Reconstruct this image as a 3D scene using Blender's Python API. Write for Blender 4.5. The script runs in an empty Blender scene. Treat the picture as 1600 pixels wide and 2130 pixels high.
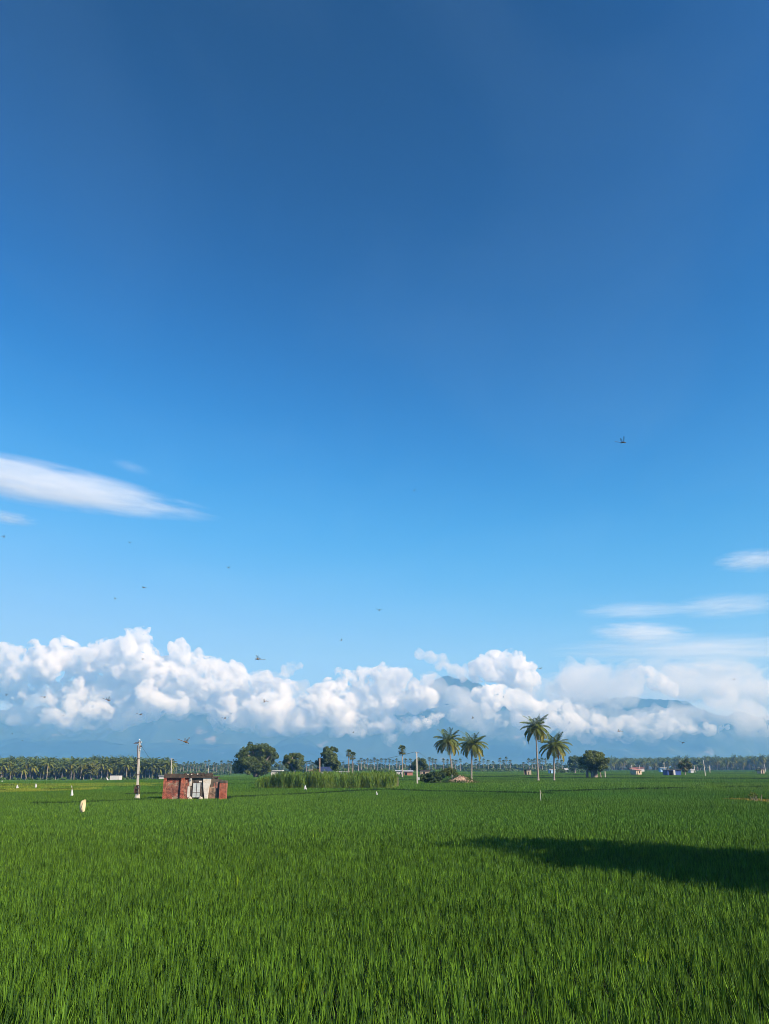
import bpy, bmesh, math, random
import numpy as np
from mathutils import Vector, Matrix, noise as mnoise

random.seed(7)
RNG = np.random.default_rng(11)
R = math.radians
scene = bpy.context.scene
col = scene.collection

# ------------------------------------------------------------------ camera
CAM_Z = 3.17
PITCH = R(18.36)
FPX = 1600.0
CP, SP = math.cos(PITCH), math.sin(PITCH)

def ray(px, py):
    vx = px - 800.0
    up = 1065.0 - py
    return vx, FPX * CP - up * SP, FPX * SP + up * CP

def P(px, py, Y):
    """world point at forward distance Y seen at photo pixel (px, py)"""
    vx, vy, vz = ray(px, py)
    return Vector((vx / vy * Y, Y, CAM_Z + vz / vy * Y))

def HS(Y):
    return Y / 1686.0      # metres per photo pixel, horizontal, near the horizon

def VS(Y):
    return Y / 1776.0      # the same, vertical

def sstep(a, b, v):
    t = np.clip((v - a) / (b - a), 0, 1)
    return t * t * (3 - 2 * t)

CANOPY = 0.37

def gz(x, y):
    """height of the ground"""
    x = np.asarray(x, float); y = np.asarray(y, float)
    return -2.7 * sstep(110, 380, y) * sstep(-10, -130, x)

def gzf(x, y):
    return float(gz(x, y))

def hit(px, py, h=CANOPY):
    """where the sight line through a pixel meets the rice canopy"""
    vx, vy, vz = ray(px, py)
    lo, hi = 4.0, 1500.0
    Y = lo
    while Y < hi:
        z = CAM_Z + vz / vy * Y
        if z <= gzf(vx / vy * Y, Y) + h:
            break
        Y *= 1.01
    return Vector((vx / vy * Y, Y, gzf(vx / vy * Y, Y)))

cam = bpy.data.cameras.new("camera")
cam_o = bpy.data.objects.new("camera", cam)
col.objects.link(cam_o)
cam_o.location = (0, 0, CAM_Z)
cam_o.rotation_euler = (R(90) + PITCH, 0, 0)
cam.sensor_fit = 'VERTICAL'
cam.sensor_height = 24.0
cam.lens = FPX / 2130.0 * 24.0
cam.clip_start = 0.05
cam.clip_end = 40000
scene.camera = cam_o

# ------------------------------------------------------------------ light
SUN_EL, SUN_AZ = R(34), R(127)       # azimuth clockwise from +Y: behind the camera, to its right
sun_dir = Vector((math.sin(SUN_AZ) * math.cos(SUN_EL), math.cos(SUN_AZ) * math.cos(SUN_EL), math.sin(SUN_EL)))
sun = bpy.data.lights.new("sun", 'SUN')
sun.energy = 5.0
sun.angle = R(0.5)
sun.color = (1.0, 0.95, 0.87)
sun_o = bpy.data.objects.new("sun", sun)
col.objects.link(sun_o)
sun_o.rotation_euler = sun_dir.to_track_quat('Z', 'Y').to_euler()
sun_o.location = (60, -60, 60)

world = bpy.data.worlds.new("World")
scene.world = world
world.use_nodes = True
nt = world.node_tree
for n in list(nt.nodes):
    nt.nodes.remove(n)
L = nt.links.new
out = nt.nodes.new('ShaderNodeOutputWorld')
bg = nt.nodes.new('ShaderNodeBackground')
sky = nt.nodes.new('ShaderNodeTexSky')
sky.sky_type = 'NISHITA'
sky.sun_disc = False
sky.sun_elevation = SUN_EL
sky.sun_rotation = SUN_AZ
sky.altitude = 0
sky.air_density = 1.0
sky.dust_density = 0.15
sky.ozone_density = 2.5
bg.inputs['Strength'].default_value = 0.11
# thin high veil of cirrus: stretched noise on the sky directions
tc = nt.nodes.new('ShaderNodeTexCoord')
sep = nt.nodes.new('ShaderNodeSeparateXYZ')
L(tc.outputs['Generated'], sep.inputs[0])
zz = nt.nodes.new('ShaderNodeMath'); zz.operation = 'MAXIMUM'; zz.inputs[1].default_value = 0.06
L(sep.outputs['Z'], zz.inputs[0])
dx = nt.nodes.new('ShaderNodeMath'); dx.operation = 'DIVIDE'
dy = nt.nodes.new('ShaderNodeMath'); dy.operation = 'DIVIDE'
L(sep.outputs['X'], dx.inputs[0]); L(zz.outputs[0], dx.inputs[1])
L(sep.outputs['Y'], dy.inputs[0]); L(zz.outputs[0], dy.inputs[1])
cmb = nt.nodes.new('ShaderNodeCombineXYZ')
L(dx.outputs[0], cmb.inputs[0]); L(dy.outputs[0], cmb.inputs[1])
mp = nt.nodes.new('ShaderNodeMapping')
mp.inputs['Rotation'].default_value = (0, 0, R(-52))
mp.inputs['Location'].default_value = (3.0, 1.4, 0)
mp.inputs['Scale'].default_value = (1.3, 0.75, 1)
L(cmb.outputs[0], mp.inputs[0])
nz = nt.nodes.new('ShaderNodeTexNoise')
nz.inputs['Scale'].default_value = 1.5
nz.inputs['Detail'].default_value = 8
nz.inputs['Roughness'].default_value = 0.5
nz.inputs['Distortion'].default_value = 0.6
L(mp.outputs[0], nz.inputs['Vector'])
rmp = nt.nodes.new('ShaderNodeMapRange')
rmp.inputs['From Min'].default_value = 0.42
rmp.inputs['From Max'].default_value = 0.80
rmp.inputs['To Max'].default_value = 0.04
L(nz.outputs['Fac'], rmp.inputs['Value'])
k1 = nt.nodes.new('ShaderNodeVectorMath'); k1.operation = 'MULTIPLY'; k1.inputs[1].default_value = (0.098, 0.11, 0.122)
L(sky.outputs[0], k1.inputs[0])
def mth(op, a, b):
    q = nt.nodes.new('ShaderNodeMath'); q.operation = op
    for i, v in enumerate((a, b)):
        if isinstance(v, (int, float)): q.inputs[i].default_value = v
        else: L(v, q.inputs[i])
    return q.outputs[0]
sp3 = nt.nodes.new('ShaderNodeSeparateXYZ'); L(k1.outputs[0], sp3.inputs[0])
gam = nt.nodes.new('ShaderNodeCombineXYZ')
for i, (pw, mx_, kk) in enumerate(((4.2, 0.185, 77.0), (3.1, 0.365, 19.0), (3.7, 0.70, 17.0))):   # tone response of the sky, per channel
    yv = mth('MULTIPLY', mth('POWER', sp3.outputs[i], pw), kk)
    L(mth('DIVIDE', yv, mth('ADD', mth('DIVIDE', yv, mx_), 1.0)), gam.inputs[i])
k2 = nt.nodes.new('ShaderNodeVectorMath'); k2.operation = 'SCALE'; k2.inputs['Scale'].default_value = 1 / 0.11
L(gam.outputs[0], k2.inputs[0])
hsv = nt.nodes.new('ShaderNodeHueSaturation')
hsv.inputs['Hue'].default_value = 0.5
hsv.inputs['Saturation'].default_value = 1.0
hsv.inputs['Value'].default_value = 1.0
L(k2.outputs[0], hsv.inputs['Color'])
mixc = nt.nodes.new('ShaderNodeMix'); mixc.data_type = 'RGBA'
L(rmp.outputs[0], mixc.inputs['Factor'])
L(hsv.outputs[0], mixc.inputs['A'])
mixc.inputs['B'].default_value = (2.6, 4.4, 6.6, 1)
L(mixc.outputs['Result'], bg.inputs['Color'])
L(bg.outputs[0], out.inputs['Surface'])

scene.view_settings.view_transform = 'Standard'
scene.view_settings.look = 'None'
scene.view_settings.exposure = 0.65
scene.view_settings.gamma = 1.0
scene.view_settings.use_curve_mapping = False
scene.render.engine = 'CYCLES'
cy = scene.cycles
cy.max_bounces = 16
cy.diffuse_bounces = 2
cy.glossy_bounces = 2
cy.transmission_bounces = 4
cy.transparent_max_bounces = 10
cy.volume_bounces = 14
cy.use_denoising = True
cy.denoiser = 'OPENIMAGEDENOISE'
cy.denoising_input_passes = 'RGB_ALBEDO_NORMAL'
cy.denoising_prefilter = 'ACCURATE'
cy.use_adaptive_sampling = False
cy.filter_width = 0.9
cy.sample_clamp_indirect = 6.0

# ------------------------------------------------------------------ helpers
def tag(o, label=None, cat=None, group=None, kind=None):
    if label: o['label'] = label
    if cat: o['category'] = cat
    if group: o['group'] = group
    if kind: o['kind'] = kind
    return o

def empty(name, loc, rz=0.0):
    o = bpy.data.objects.new(name, None)
    o.empty_display_size = 0.3
    o.location = loc
    o.rotation_euler = (0, 0, rz)
    col.objects.link(o)
    return o

class MB:
    """collects geometry for ONE mesh object"""
    def __init__(s):
        s.v, s.f, s.t, s.m, s.n = [], [], [], [], 0

    def add(s, verts, faces, tint=(1, 1, 1), mat=0):
        verts = np.asarray(verts, float).reshape(-1, 3)
        k = len(verts)
        s.v.append(verts)
        tint = np.asarray(tint, float)
        if tint.ndim == 1:
            tint = np.tile(tint, (k, 1))
        s.t.append(tint)
        if isinstance(faces, np.ndarray):
            s.f.extend((faces + s.n).tolist())
            s.m.extend([mat] * len(faces))
        else:
            for f in faces:
                s.f.append([i + s.n for i in f])
                s.m.append(mat)
        s.n += k

    def box(s, a, b, tint=(1, 1, 1), mat=0, rz=0.0, piv=(0, 0)):
        x0, y0, z0 = a; x1, y1, z1 = b
        v = np.array([[x0, y0, z0], [x1, y0, z0], [x1, y1, z0], [x0, y1, z0],
                      [x0, y0, z1], [x1, y0, z1], [x1, y1, z1], [x0, y1, z1]], float)
        if rz:
            c, q = math.cos(rz), math.sin(rz)
            d = v[:, :2] - np.array(piv)
            v[:, 0] = piv[0] + d[:, 0] * c - d[:, 1] * q
            v[:, 1] = piv[1] + d[:, 0] * q + d[:, 1] * c
        s.add(v, [(0, 3, 2, 1), (4, 5, 6, 7), (0, 1, 5, 4), (1, 2, 6, 5), (2, 3, 7, 6), (3, 0, 4, 7)], tint, mat)

    def tube(s, pts, radii, seg=8, tint=(1, 1, 1), mat=0, caps=True):
        pts = [Vector(p) for p in pts]
        n = len(pts)
        if not hasattr(radii, '__len__'):
            radii = [radii] * n
        vs = []
        up = Vector((0, 0, 1))
        for i, p in enumerate(pts):
            d = (pts[min(i + 1, n - 1)] - pts[max(i - 1, 0)]).normalized()
            a = d.cross(up)
            if a.length < 1e-3:
                a = d.cross(Vector((1, 0, 0)))
            a.normalize()
            b = d.cross(a).normalized()
            if i and a.dot(pa) < 0: a, b = -a, -b
            pa = a
            for k in range(seg):
                w = 2 * math.pi * k / seg
                vs.append(p + (a * math.cos(w) + b * math.sin(w)) * radii[i])
        fs = []
        for i in range(n - 1):
            for k in range(seg):
                k2 = (k + 1) % seg
                fs.append((i * seg + k, i * seg + k2, (i + 1) * seg + k2, (i + 1) * seg + k))
        if caps:
            fs.append(tuple(range(seg))); fs.append(tuple((n - 1) * seg + k for k in range(seg)))
        s.add(vs, fs, tint, mat)

    def quads(s, c, a, b, tint, mat=0):
        """rhombic leaf cards: centres c, half axes a (long) and b (short)"""
        c, a, b = np.asarray(c), np.asarray(a), np.asarray(b)
        n = len(c)
        v = np.empty((n, 4, 3))
        v[:, 0] = c - a; v[:, 1] = c + b - a * 0.1; v[:, 2] = c + a; v[:, 3] = c - b - a * 0.1
        f = np.arange(n * 4).reshape(n, 4)
        tint = np.asarray(tint, float)
        if tint.ndim == 1: tint = np.tile(tint, (n, 1))
        s.add(v.reshape(-1, 3), f, np.repeat(tint, 4, axis=0), mat)

    def build(s, name, mats, parent=None, smooth=False):
        me = bpy.data.meshes.new(name)
        me.from_pydata(np.concatenate(s.v).tolist(), [], s.f)
        if not isinstance(mats, (list, tuple)): mats = [mats]
        for m in mats: me.materials.append(m)
        if len(mats) > 1:
            me.polygons.foreach_set('material_index', s.m)
        at = me.attributes.new('tint', 'FLOAT_COLOR', 'POINT')
        t = np.concatenate(s.t)
        at.data.foreach_set('color', np.concatenate([t, np.ones((len(t), 1))], axis=1).ravel())
        if smooth:
            me.polygons.foreach_set('use_smooth', [True] * len(me.polygons))
        me.update()
        o = bpy.data.objects.new(name, me)
        col.objects.link(o)
        if parent is not None: o.parent = parent
        return o

def unit(v):
    return v / np.maximum(np.linalg.norm(v, axis=-1, keepdims=True), 1e-9)

# ------------------------------------------------------------------ materials
def newmat(name):
    m = bpy.data.materials.new(name)
    m.use_nodes = True
    t = m.node_tree
    b = t.nodes['Principled BSDF']
    return m, t, b

def surf(name, c1, c2=None, scale=4.0, rough=0.85, bump=0.0, spec=0.3, detail=6, stain=None, stain_scale=0.8, stain_at=0.55, tint=False, metallic=0.0):
    """rough matte surface: two colours mixed by noise, optional stains, optional bump"""
    m, t, b = newmat(name)
    c2 = c2 or tuple(x * 0.7 for x in c1)
    tcd = t.nodes.new('ShaderNodeTexCoord')
    n = t.nodes.new('ShaderNodeTexNoise')
    n.inputs['Scale'].default_value = scale; n.inputs['Detail'].default_value = detail
    n.inputs['Roughness'].default_value = 0.65
    t.links.new(tcd.outputs['Object'], n.inputs['Vector'])
    mr = t.nodes.new('ShaderNodeMapRange')
    mr.inputs['From Min'].default_value = 0.33; mr.inputs['From Max'].default_value = 0.67
    t.links.new(n.outputs['Fac'], mr.inputs['Value'])
    mx = t.nodes.new('ShaderNodeMix'); mx.data_type = 'RGBA'
    mx.inputs['A'].default_value = (*c1, 1); mx.inputs['B'].default_value = (*c2, 1)
    t.links.new(mr.outputs[0], mx.inputs['Factor'])
    last = mx.outputs['Result']
    if stain:
        n2 = t.nodes.new('ShaderNodeTexNoise')
        n2.inputs['Scale'].default_value = stain_scale; n2.inputs['Detail'].default_value = 7
        n2.inputs['Roughness'].default_value = 0.7
        t.links.new(tcd.outputs['Object'], n2.inputs['Vector'])
        mr2 = t.nodes.new('ShaderNodeMapRange')
        mr2.inputs['From Min'].default_value = stain_at; mr2.inputs['From Max'].default_value = stain_at + 0.12
        t.links.new(n2.outputs['Fac'], mr2.inputs['Value'])
        mx2 = t.nodes.new('ShaderNodeMix'); mx2.data_type = 'RGBA'
        mx2.inputs['B'].default_value = (*stain, 1)
        t.links.new(last, mx2.inputs['A']); t.links.new(mr2.outputs[0], mx2.inputs['Factor'])
        last = mx2.outputs['Result']
    if tint:
        at = t.nodes.new('ShaderNodeAttribute'); at.attribute_name = 'tint'
        mm = t.nodes.new('ShaderNodeMix'); mm.data_type = 'RGBA'; mm.blend_type = 'MULTIPLY'
        mm.inputs['Factor'].default_value = 1
        t.links.new(last, mm.inputs['A']); t.links.new(at.outputs['Color'], mm.inputs['B'])
        last = mm.outputs['Result']
    t.links.new(last, b.inputs['Base Color'])
    b.inputs['Roughness'].default_value = rough
    b.inputs['Specular IOR Level'].default_value = spec
    b.inputs['Metallic'].default_value = metallic
    if bump:
        bp = t.nodes.new('ShaderNodeBump')
        bp.inputs['Strength'].default_value = bump; bp.inputs['Distance'].default_value = 0.05
        t.links.new(n.outputs['Fac'], bp.inputs['Height'])
        t.links.new(bp.outputs[0], b.inputs['Normal'])
    return m

def leafmat(name, base, trans=0.3, rough=0.55, spec=0.3, inst=False):
    """foliage: diffuse plus light let through; 'tint' varies leaf to leaf"""
    m, t, b = newmat(name)
    at = t.nodes.new('ShaderNodeAttribute'); at.attribute_name = 'tint'
    mm = t.nodes.new('ShaderNodeMix'); mm.data_type = 'RGBA'; mm.blend_type = 'MULTIPLY'
    mm.inputs['Factor'].default_value = 1
    mm.inputs['A'].default_value = (*base, 1)
    t.links.new(at.outputs['Color'], mm.inputs['B'])
    last = mm.outputs['Result']
    if inst:
        at2 = t.nodes.new('ShaderNodeAttribute'); at2.attribute_type = 'INSTANCER'; at2.attribute_name = 'plot'
        m3 = t.nodes.new('ShaderNodeMix'); m3.data_type = 'RGBA'; m3.blend_type = 'MULTIPLY'
        m3.inputs['Factor'].default_value = 1
        t.links.new(last, m3.inputs['A']); t.links.new(at2.outputs['Color'], m3.inputs['B'])
        last = m3.outputs['Result']
    t.links.new(last, b.inputs['Base Color'])
    b.inputs['Roughness'].default_value = rough
    b.inputs['Specular IOR Level'].default_value = spec
    tr = t.nodes.new('ShaderNodeBsdfTranslucent')
    g = t.nodes.new('ShaderNodeMix'); g.data_type = 'RGBA'; g.blend_type = 'MULTIPLY'
    g.inputs['Factor'].default_value = 1; g.inputs['B'].default_value = (1.25, 1.2, 0.55, 1)
    t.links.new(last, g.inputs['A']); t.links.new(g.outputs['Result'], tr.inputs['Color'])
    ms = t.nodes.new('ShaderNodeMixShader'); ms.inputs[0].default_value = trans
    t.links.new(b.outputs[0], ms.inputs[1]); t.links.new(tr.outputs[0], ms.inputs[2])
    t.links.new(ms.outputs[0], t.nodes['Material Output'].inputs['Surface'])
    return m

def brickmat(name, c1, c2, mortar, patch, patch_at=0.55):
    m, t, b = newmat(name)
    tcd = t.nodes.new('ShaderNodeTexCoord')
    sp = t.nodes.new('ShaderNodeSeparateXYZ'); t.links.new(tcd.outputs['Object'], sp.inputs[0])
    ad = t.nodes.new('ShaderNodeMath'); ad.operation = 'ADD'
    t.links.new(sp.outputs['X'], ad.inputs[0]); t.links.new(sp.outputs['Y'], ad.inputs[1])
    cb = t.nodes.new('ShaderNodeCombineXYZ')
    t.links.new(ad.outputs[0], cb.inputs[0]); t.links.new(sp.outputs['Z'], cb.inputs[1])
    br = t.nodes.new('ShaderNodeTexBrick')
    br.inputs['Scale'].default_value = 1.0
    br.inputs['Brick Width'].default_value = 0.25
    br.inputs['Row Height'].default_value = 0.095
    br.inputs['Mortar Size'].default_value = 0.015
    br.inputs['Mortar Smooth'].default_value = 0.3
    br.inputs['Color1'].default_value = (*c1, 1); br.inputs['Color2'].default_value = (*c2, 1)
    br.inputs['Mortar'].default_value = (*mortar, 1)
    t.links.new(cb.outputs[0], br.inputs['Vector'])
    n = t.nodes.new('ShaderNodeTexNoise'); n.inputs['Scale'].default_value = 1.6; n.inputs['Detail'].default_value = 8
    n.inputs['Roughness'].default_value = 0.72
    t.links.new(tcd.outputs['Object'], n.inputs['Vector'])
    mr = t.nodes.new('ShaderNodeMapRange'); mr.inputs['From Min'].default_value = patch_at; mr.inputs['From Max'].default_value = patch_at + 0.1
    mr.inputs['To Max'].default_value = 0.85
    t.links.new(n.outputs['Fac'], mr.inputs['Value'])
    mx = t.nodes.new('ShaderNodeMix'); mx.data_type = 'RGBA'
    mx.inputs['B'].default_value = (*patch, 1)
    t.links.new(br.outputs['Color'], mx.inputs['A']); t.links.new(mr.outputs[0], mx.inputs['Factor'])
    n2 = t.nodes.new('ShaderNodeTexNoise'); n2.inputs['Scale'].default_value = 5; n2.inputs['Detail'].default_value = 6
    t.links.new(tcd.outputs['Object'], n2.inputs['Vector'])
    mr2 = t.nodes.new('ShaderNodeMapRange'); mr2.inputs['From Min'].default_value = 0.3; mr2.inputs['From Max'].default_value = 0.7
    mr2.inputs['To Min'].default_value = 0.4; mr2.inputs['To Max'].default_value = 1.35
    t.links.new(n2.outputs['Fac'], mr2.inputs['Value'])
    m3 = t.nodes.new('ShaderNodeMix'); m3.data_type = 'RGBA'; m3.blend_type = 'MULTIPLY'; m3.inputs['Factor'].default_value = 1
    t.links.new(mx.outputs['Result'], m3.inputs['A']); t.links.new(mr2.outputs[0], m3.inputs['B'])
    t.links.new(m3.outputs['Result'], b.inputs['Base Color'])
    b.inputs['Roughness'].default_value = 0.9
    bp = t.nodes.new('ShaderNodeBump'); bp.inputs['Strength'].default_value = 0.7; bp.inputs['Distance'].default_value = 0.02
    t.links.new(br.outputs['Fac'], bp.inputs['Height']); bp.invert = True
    t.links.new(bp.outputs[0], b.inputs['Normal'])
    return m

M = {}
M['rice'] = leafmat('rice leaf', (0.062, 0.144, 0.014), trans=0.09, rough=0.5, spec=0.12, inst=True)
M['leaf'] = leafmat('tree leaf', (0.078, 0.106, 0.022), trans=0.2)
M['palm'] = leafmat('palm leaf', (0.15, 0.175, 0.05), trans=0.2, rough=0.42, spec=0.4)
M['cane'] = leafmat('cane leaf', (0.10, 0.19, 0.028), trans=0.25)
M['banana'] = leafmat('banana leaf', (0.11, 0.22, 0.03), trans=0.3)
M['dry'] = leafmat('dry straw', (0.33, 0.24, 0.10), trans=0.15)
M['bark'] = surf('grey bark', (0.24, 0.20, 0.16), (0.12, 0.09, 0.07), scale=3, bump=0.5)
M['palmbark'] = surf('palm trunk bark', (0.34, 0.29, 0.23), (0.19, 0.15, 0.12), scale=5, bump=0.4)
M['concrete'] = surf('pale concrete', (0.56, 0.51, 0.43), (0.44, 0.39, 0.32), scale=6, bump=0.2, stain=(0.2, 0.17, 0.13), stain_scale=2.0, stain_at=0.6)
M['darkmetal'] = surf('rusty dark metal', (0.06, 0.05, 0.045), (0.12, 0.06, 0.03), scale=9, rough=0.6)
M['wire'] = surf('dark cable', (0.04, 0.04, 0.045), rough=0.6)
M['porcelain'] = surf('porcelain', (0.7, 0.7, 0.68), (0.5, 0.5, 0.48), scale=5, rough=0.3, spec=0.5)
M['brick'] = brickmat('weathered red brick', (0.37, 0.070, 0.036), (0.15, 0.03, 0.019), (0.30, 0.20, 0.14), (0.40, 0.30, 0.21), 0.535)
M['brick_bare'] = brickmat('bare orange brick', (0.46, 0.09, 0.04), (0.24, 0.045, 0.024), (0.34, 0.2, 0.13), (0.17, 0.08, 0.05), 0.6)
M['rubble'] = brickmat('crumbled brick and mud', (0.30, 0.14, 0.08), (0.2, 0.10, 0.06), (0.3, 0.23, 0.16), (0.33, 0.25, 0.17), 0.46)
M['roof'] = surf('mouldy roof concrete', (0.045, 0.035, 0.03), (0.10, 0.075, 0.055), scale=2.5, bump=0.5, stain=(0.17, 0.08, 0.05), stain_scale=2.6, stain_at=0.55)
M['plaster'] = surf('old white plaster', (0.66, 0.62, 0.55), (0.52, 0.44, 0.34), scale=2.2, bump=0.2, stain=(0.45, 0.28, 0.14), stain_scale=1.1, stain_at=0.56)
M['greyplaster'] = surf('mouldy grey plaster', (0.13, 0.11, 0.085), (0.06, 0.05, 0.04), scale=3, bump=0.4, stain=(0.35, 0.28, 0.2), stain_scale=3.2, stain_at=0.6)  # dark tone also carries the shadow on the jamb by the hut door
M['dark'] = surf('dark interior', (0.02, 0.018, 0.016), rough=0.95)  # near-black colour standing in for the shade inside openings
M['whitemetal'] = surf('white painted sheet', (0.56, 0.58, 0.55), (0.40, 0.43, 0.40), scale=2.5, rough=0.6, stain=(0.30, 0.24, 0.17), stain_scale=1.8, stain_at=0.58)
M['white'] = surf('white wash', (0.60, 0.58, 0.54), (0.48, 0.46, 0.42), scale=1.2, stain=(0.5, 0.40, 0.3), stain_scale=0.6, stain_at=0.62)
M['cream'] = surf('cream wash', (0.58, 0.47, 0.33), (0.46, 0.34, 0.22), scale=1.2, stain=(0.3, 0.16, 0.09), stain_scale=0.8, stain_at=0.6)
M['pink'] = surf('faded red brick wall', (0.45, 0.19, 0.14), (0.36, 0.14, 0.10), scale=2.0)
M['tan'] = surf('tan mud wall', (0.45, 0.33, 0.22), (0.33, 0.22, 0.13), scale=1.5)
M['darkblue'] = surf('dark blue roofing', (0.03, 0.045, 0.11), (0.02, 0.03, 0.07), scale=1.6, rough=0.6)
M['blue'] = surf('blue sheet', (0.04, 0.10, 0.34), (0.03, 0.06, 0.2), scale=1.6, rough=0.6)
M['paleblue'] = surf('pale blue wash', (0.35, 0.55, 0.75), (0.28, 0.45, 0.62), scale=1.5)
M['tinroof'] = surf('grey sheet roof', (0.42, 0.42, 0.42), (0.28, 0.27, 0.26), scale=1.5, rough=0.6)
M['thatch'] = surf('old thatch', (0.10, 0.075, 0.05), (0.05, 0.04, 0.03), scale=4, bump=0.6)
M['tileroof'] = surf('red tile roof', (0.30, 0.10, 0.06), (0.2, 0.08, 0.05), scale=2)
M['bagwhite'] = surf('white sack', (0.64, 0.63, 0.59), (0.54, 0.52, 0.48), scale=6, rough=0.7)
M['bagcream'] = surf('cream sack', (0.66, 0.54, 0.31), (0.56, 0.44, 0.24), scale=4, rough=0.7)
M['stick'] = surf('wooden stick', (0.42, 0.33, 0.22), (0.3, 0.2, 0.12), scale=12)
M['earth'] = surf('dug earth', (0.44, 0.30, 0.20), (0.26, 0.15, 0.10), scale=1.6, bump=0.9, stain=(0.5, 0.42, 0.28), stain_scale=1.4, stain_at=0.55)
M['stone'] = surf('pale stone', (0.55, 0.48, 0.38), (0.4, 0.32, 0.24), scale=4, bump=0.5)
M['insect'] = surf('amber insect body', (0.30, 0.16, 0.05), (0.06, 0.045, 0.035), scale=90, rough=0.5)

def wingmat():
    m, t, b = newmat('clear wing')
    b.inputs['Base Color'].default_value = (0.10, 0.085, 0.07, 1)
    b.inputs['Roughness'].default_value = 0.3
    tr = t.nodes.new('ShaderNodeBsdfTransparent')
    ms = t.nodes.new('ShaderNodeMixShader'); ms.inputs[0].default_value = 0.38
    t.links.new(tr.outputs[0], ms.inputs[1]); t.links.new(b.outputs[0], ms.inputs[2])
    t.links.new(ms.outputs[0], t.nodes['Material Output'].inputs['Surface'])
    return m
M['wing'] = wingmat()

# ------------------------------------------------------------------ ground
def ground():
    m, t, b = newmat('field soil and weeds')
    ge = t.nodes.new('ShaderNodeNewGeometry')
    n = t.nodes.new('ShaderNodeTexNoise'); n.inputs['Scale'].default_value = 0.9; n.inputs['Detail'].default_value = 6
    t.links.new(ge.outputs['Position'], n.inputs['Vector'])
    cr = t.nodes.new('ShaderNodeValToRGB')
    cr.color_ramp.elements[0].position = 0.35; cr.color_ramp.elements[0].color = (0.010, 0.014, 0.006, 1)
    cr.color_ramp.elements[1].position = 0.68; cr.color_ramp.elements[1].color = (0.035, 0.058, 0.014, 1)
    t.links.new(n.outputs['Fac'], cr.inputs[0])
    n2 = t.nodes.new('ShaderNodeTexNoise'); n2.inputs['Scale'].default_value = 0.012; n2.inputs['Detail'].default_value = 3
    mpn = t.nodes.new('ShaderNodeMapping'); mpn.inputs['Scale'].default_value = (0.5, 1.6, 1)
    t.links.new(ge.outputs['Position'], mpn.inputs[0]); t.links.new(mpn.outputs[0], n2.inputs['Vector'])
    mr = t.nodes.new('ShaderNodeMapRange'); mr.inputs['From Min'].default_value = 0.35; mr.inputs['From Max'].default_value = 0.65
    mr.inputs['To Min'].default_value = 0.7; mr.inputs['To Max'].default_value = 1.35
    t.links.new(n2.outputs['Fac'], mr.inputs[0])
    mm = t.nodes.new('ShaderNodeMix'); mm.data_type = 'RGBA'; mm.blend_type = 'MULTIPLY'; mm.inputs['Factor'].default_value = 1
    t.links.new(cr.outputs[0], mm.inputs['A']); t.links.new(mr.outputs[0], mm.inputs['B'])
    t.links.new(mm.outputs['Result'], b.inputs['Base Color'])
    b.inputs['Roughness'].default_value = 0.95; b.inputs['Specular IOR Level'].default_value = 0.1
    ys = np.unique(np.concatenate([np.linspace(-400, 0, 10), np.linspace(0, 420, 61), np.geomspace(420, 4950, 24)]))
    xs = np.unique(np.concatenate([-np.geomspace(200, 4950, 20)[::-1], np.linspace(-200, 60, 60), np.linspace(60, 200, 8), np.geomspace(200, 4950, 20)]))
    X, Y = np.meshgrid(xs, ys)
    Z = gz(X, Y)
    nx, ny = len(xs), len(ys)
    idx = np.arange(nx * ny).reshape(ny, nx)
    f = np.stack([idx[:-1, :-1], idx[:-1, 1:], idx[1:, 1:], idx[1:, :-1]], -1).reshape(-1, 4)
    g = MB(); g.add(np.stack([X, Y, Z], -1).reshape(-1, 3), f)
    o = g.build('ground', m, smooth=True)
    tag(o, kind='structure')
ground()

# ------------------------------------------------------------------ rice
def blades_mesh(name, n, radius, length, width, lean, seg=3, seed=0, curl=0.5, mat=None):
    r = np.random.default_rng(seed)
    ang = r.uniform(0, 2 * np.pi, n)
    rad = radius * np.sqrt(r.uniform(0, 1, n))
    px, py = np.cos(ang) * rad, np.sin(ang) * rad
    ln = length * r.uniform(0.72, 1.12, n)
    az = ang + r.normal(0, 0.9, n)
    le = np.abs(r.normal(0, lean, n)) + 0.03
    face = az + np.pi / 2 + r.normal(0, 0.9, n)
    wd = width * r.uniform(0.6, 1.2, n)
    cu = curl * r.uniform(0.2, 1.3, n)
    V = np.empty((n, seg + 1, 2, 3))
    T = np.empty((n, seg + 1, 2, 3))
    hue = r.uniform(0, 1, n)
    base = np.stack([0.48 + 1.0 * hue ** 1.2, 0.52 + 0.85 * hue ** 1.2, 0.75 + 0.5 * r.uniform(0, 1, n)], -1)
    x, y, z = px.copy(), py.copy(), np.zeros(n)
    prof = [0.75, 1.0, 0.8, 0.06] if seg == 3 else [0.8, 1.0, 0.06]
    for k in range(seg + 1):
        w = prof[k] * wd * 0.5
        V[:, k, 0] = np.stack([x - np.cos(face) * w, y - np.sin(face) * w, z], -1)
        V[:, k, 1] = np.stack([x + np.cos(face) * w, y + np.sin(face) * w, z], -1)
        T[:, k, :] = base[:, None, :]
        a = le * (1 + cu * (k + 0.5)) 
        st = ln / seg
        x = x + np.cos(az) * np.sin(a) * st; y = y + np.sin(az) * np.sin(a) * st; z = z + np.cos(a) * st
    i = np.arange(n * (seg + 1) * 2).reshape(n, seg + 1, 2)
    f = np.stack([i[:, :-1, 0], i[:, :-1, 1], i[:, 1:, 1], i[:, 1:, 0]], -1).reshape(-1, 4)
    mb = MB(); mb.add(V.reshape(-1, 3), f, T.reshape(-1, 3))
    o = mb.build(name, mat or M['rice'])
    col.objects.unlink(o)
    return o

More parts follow.
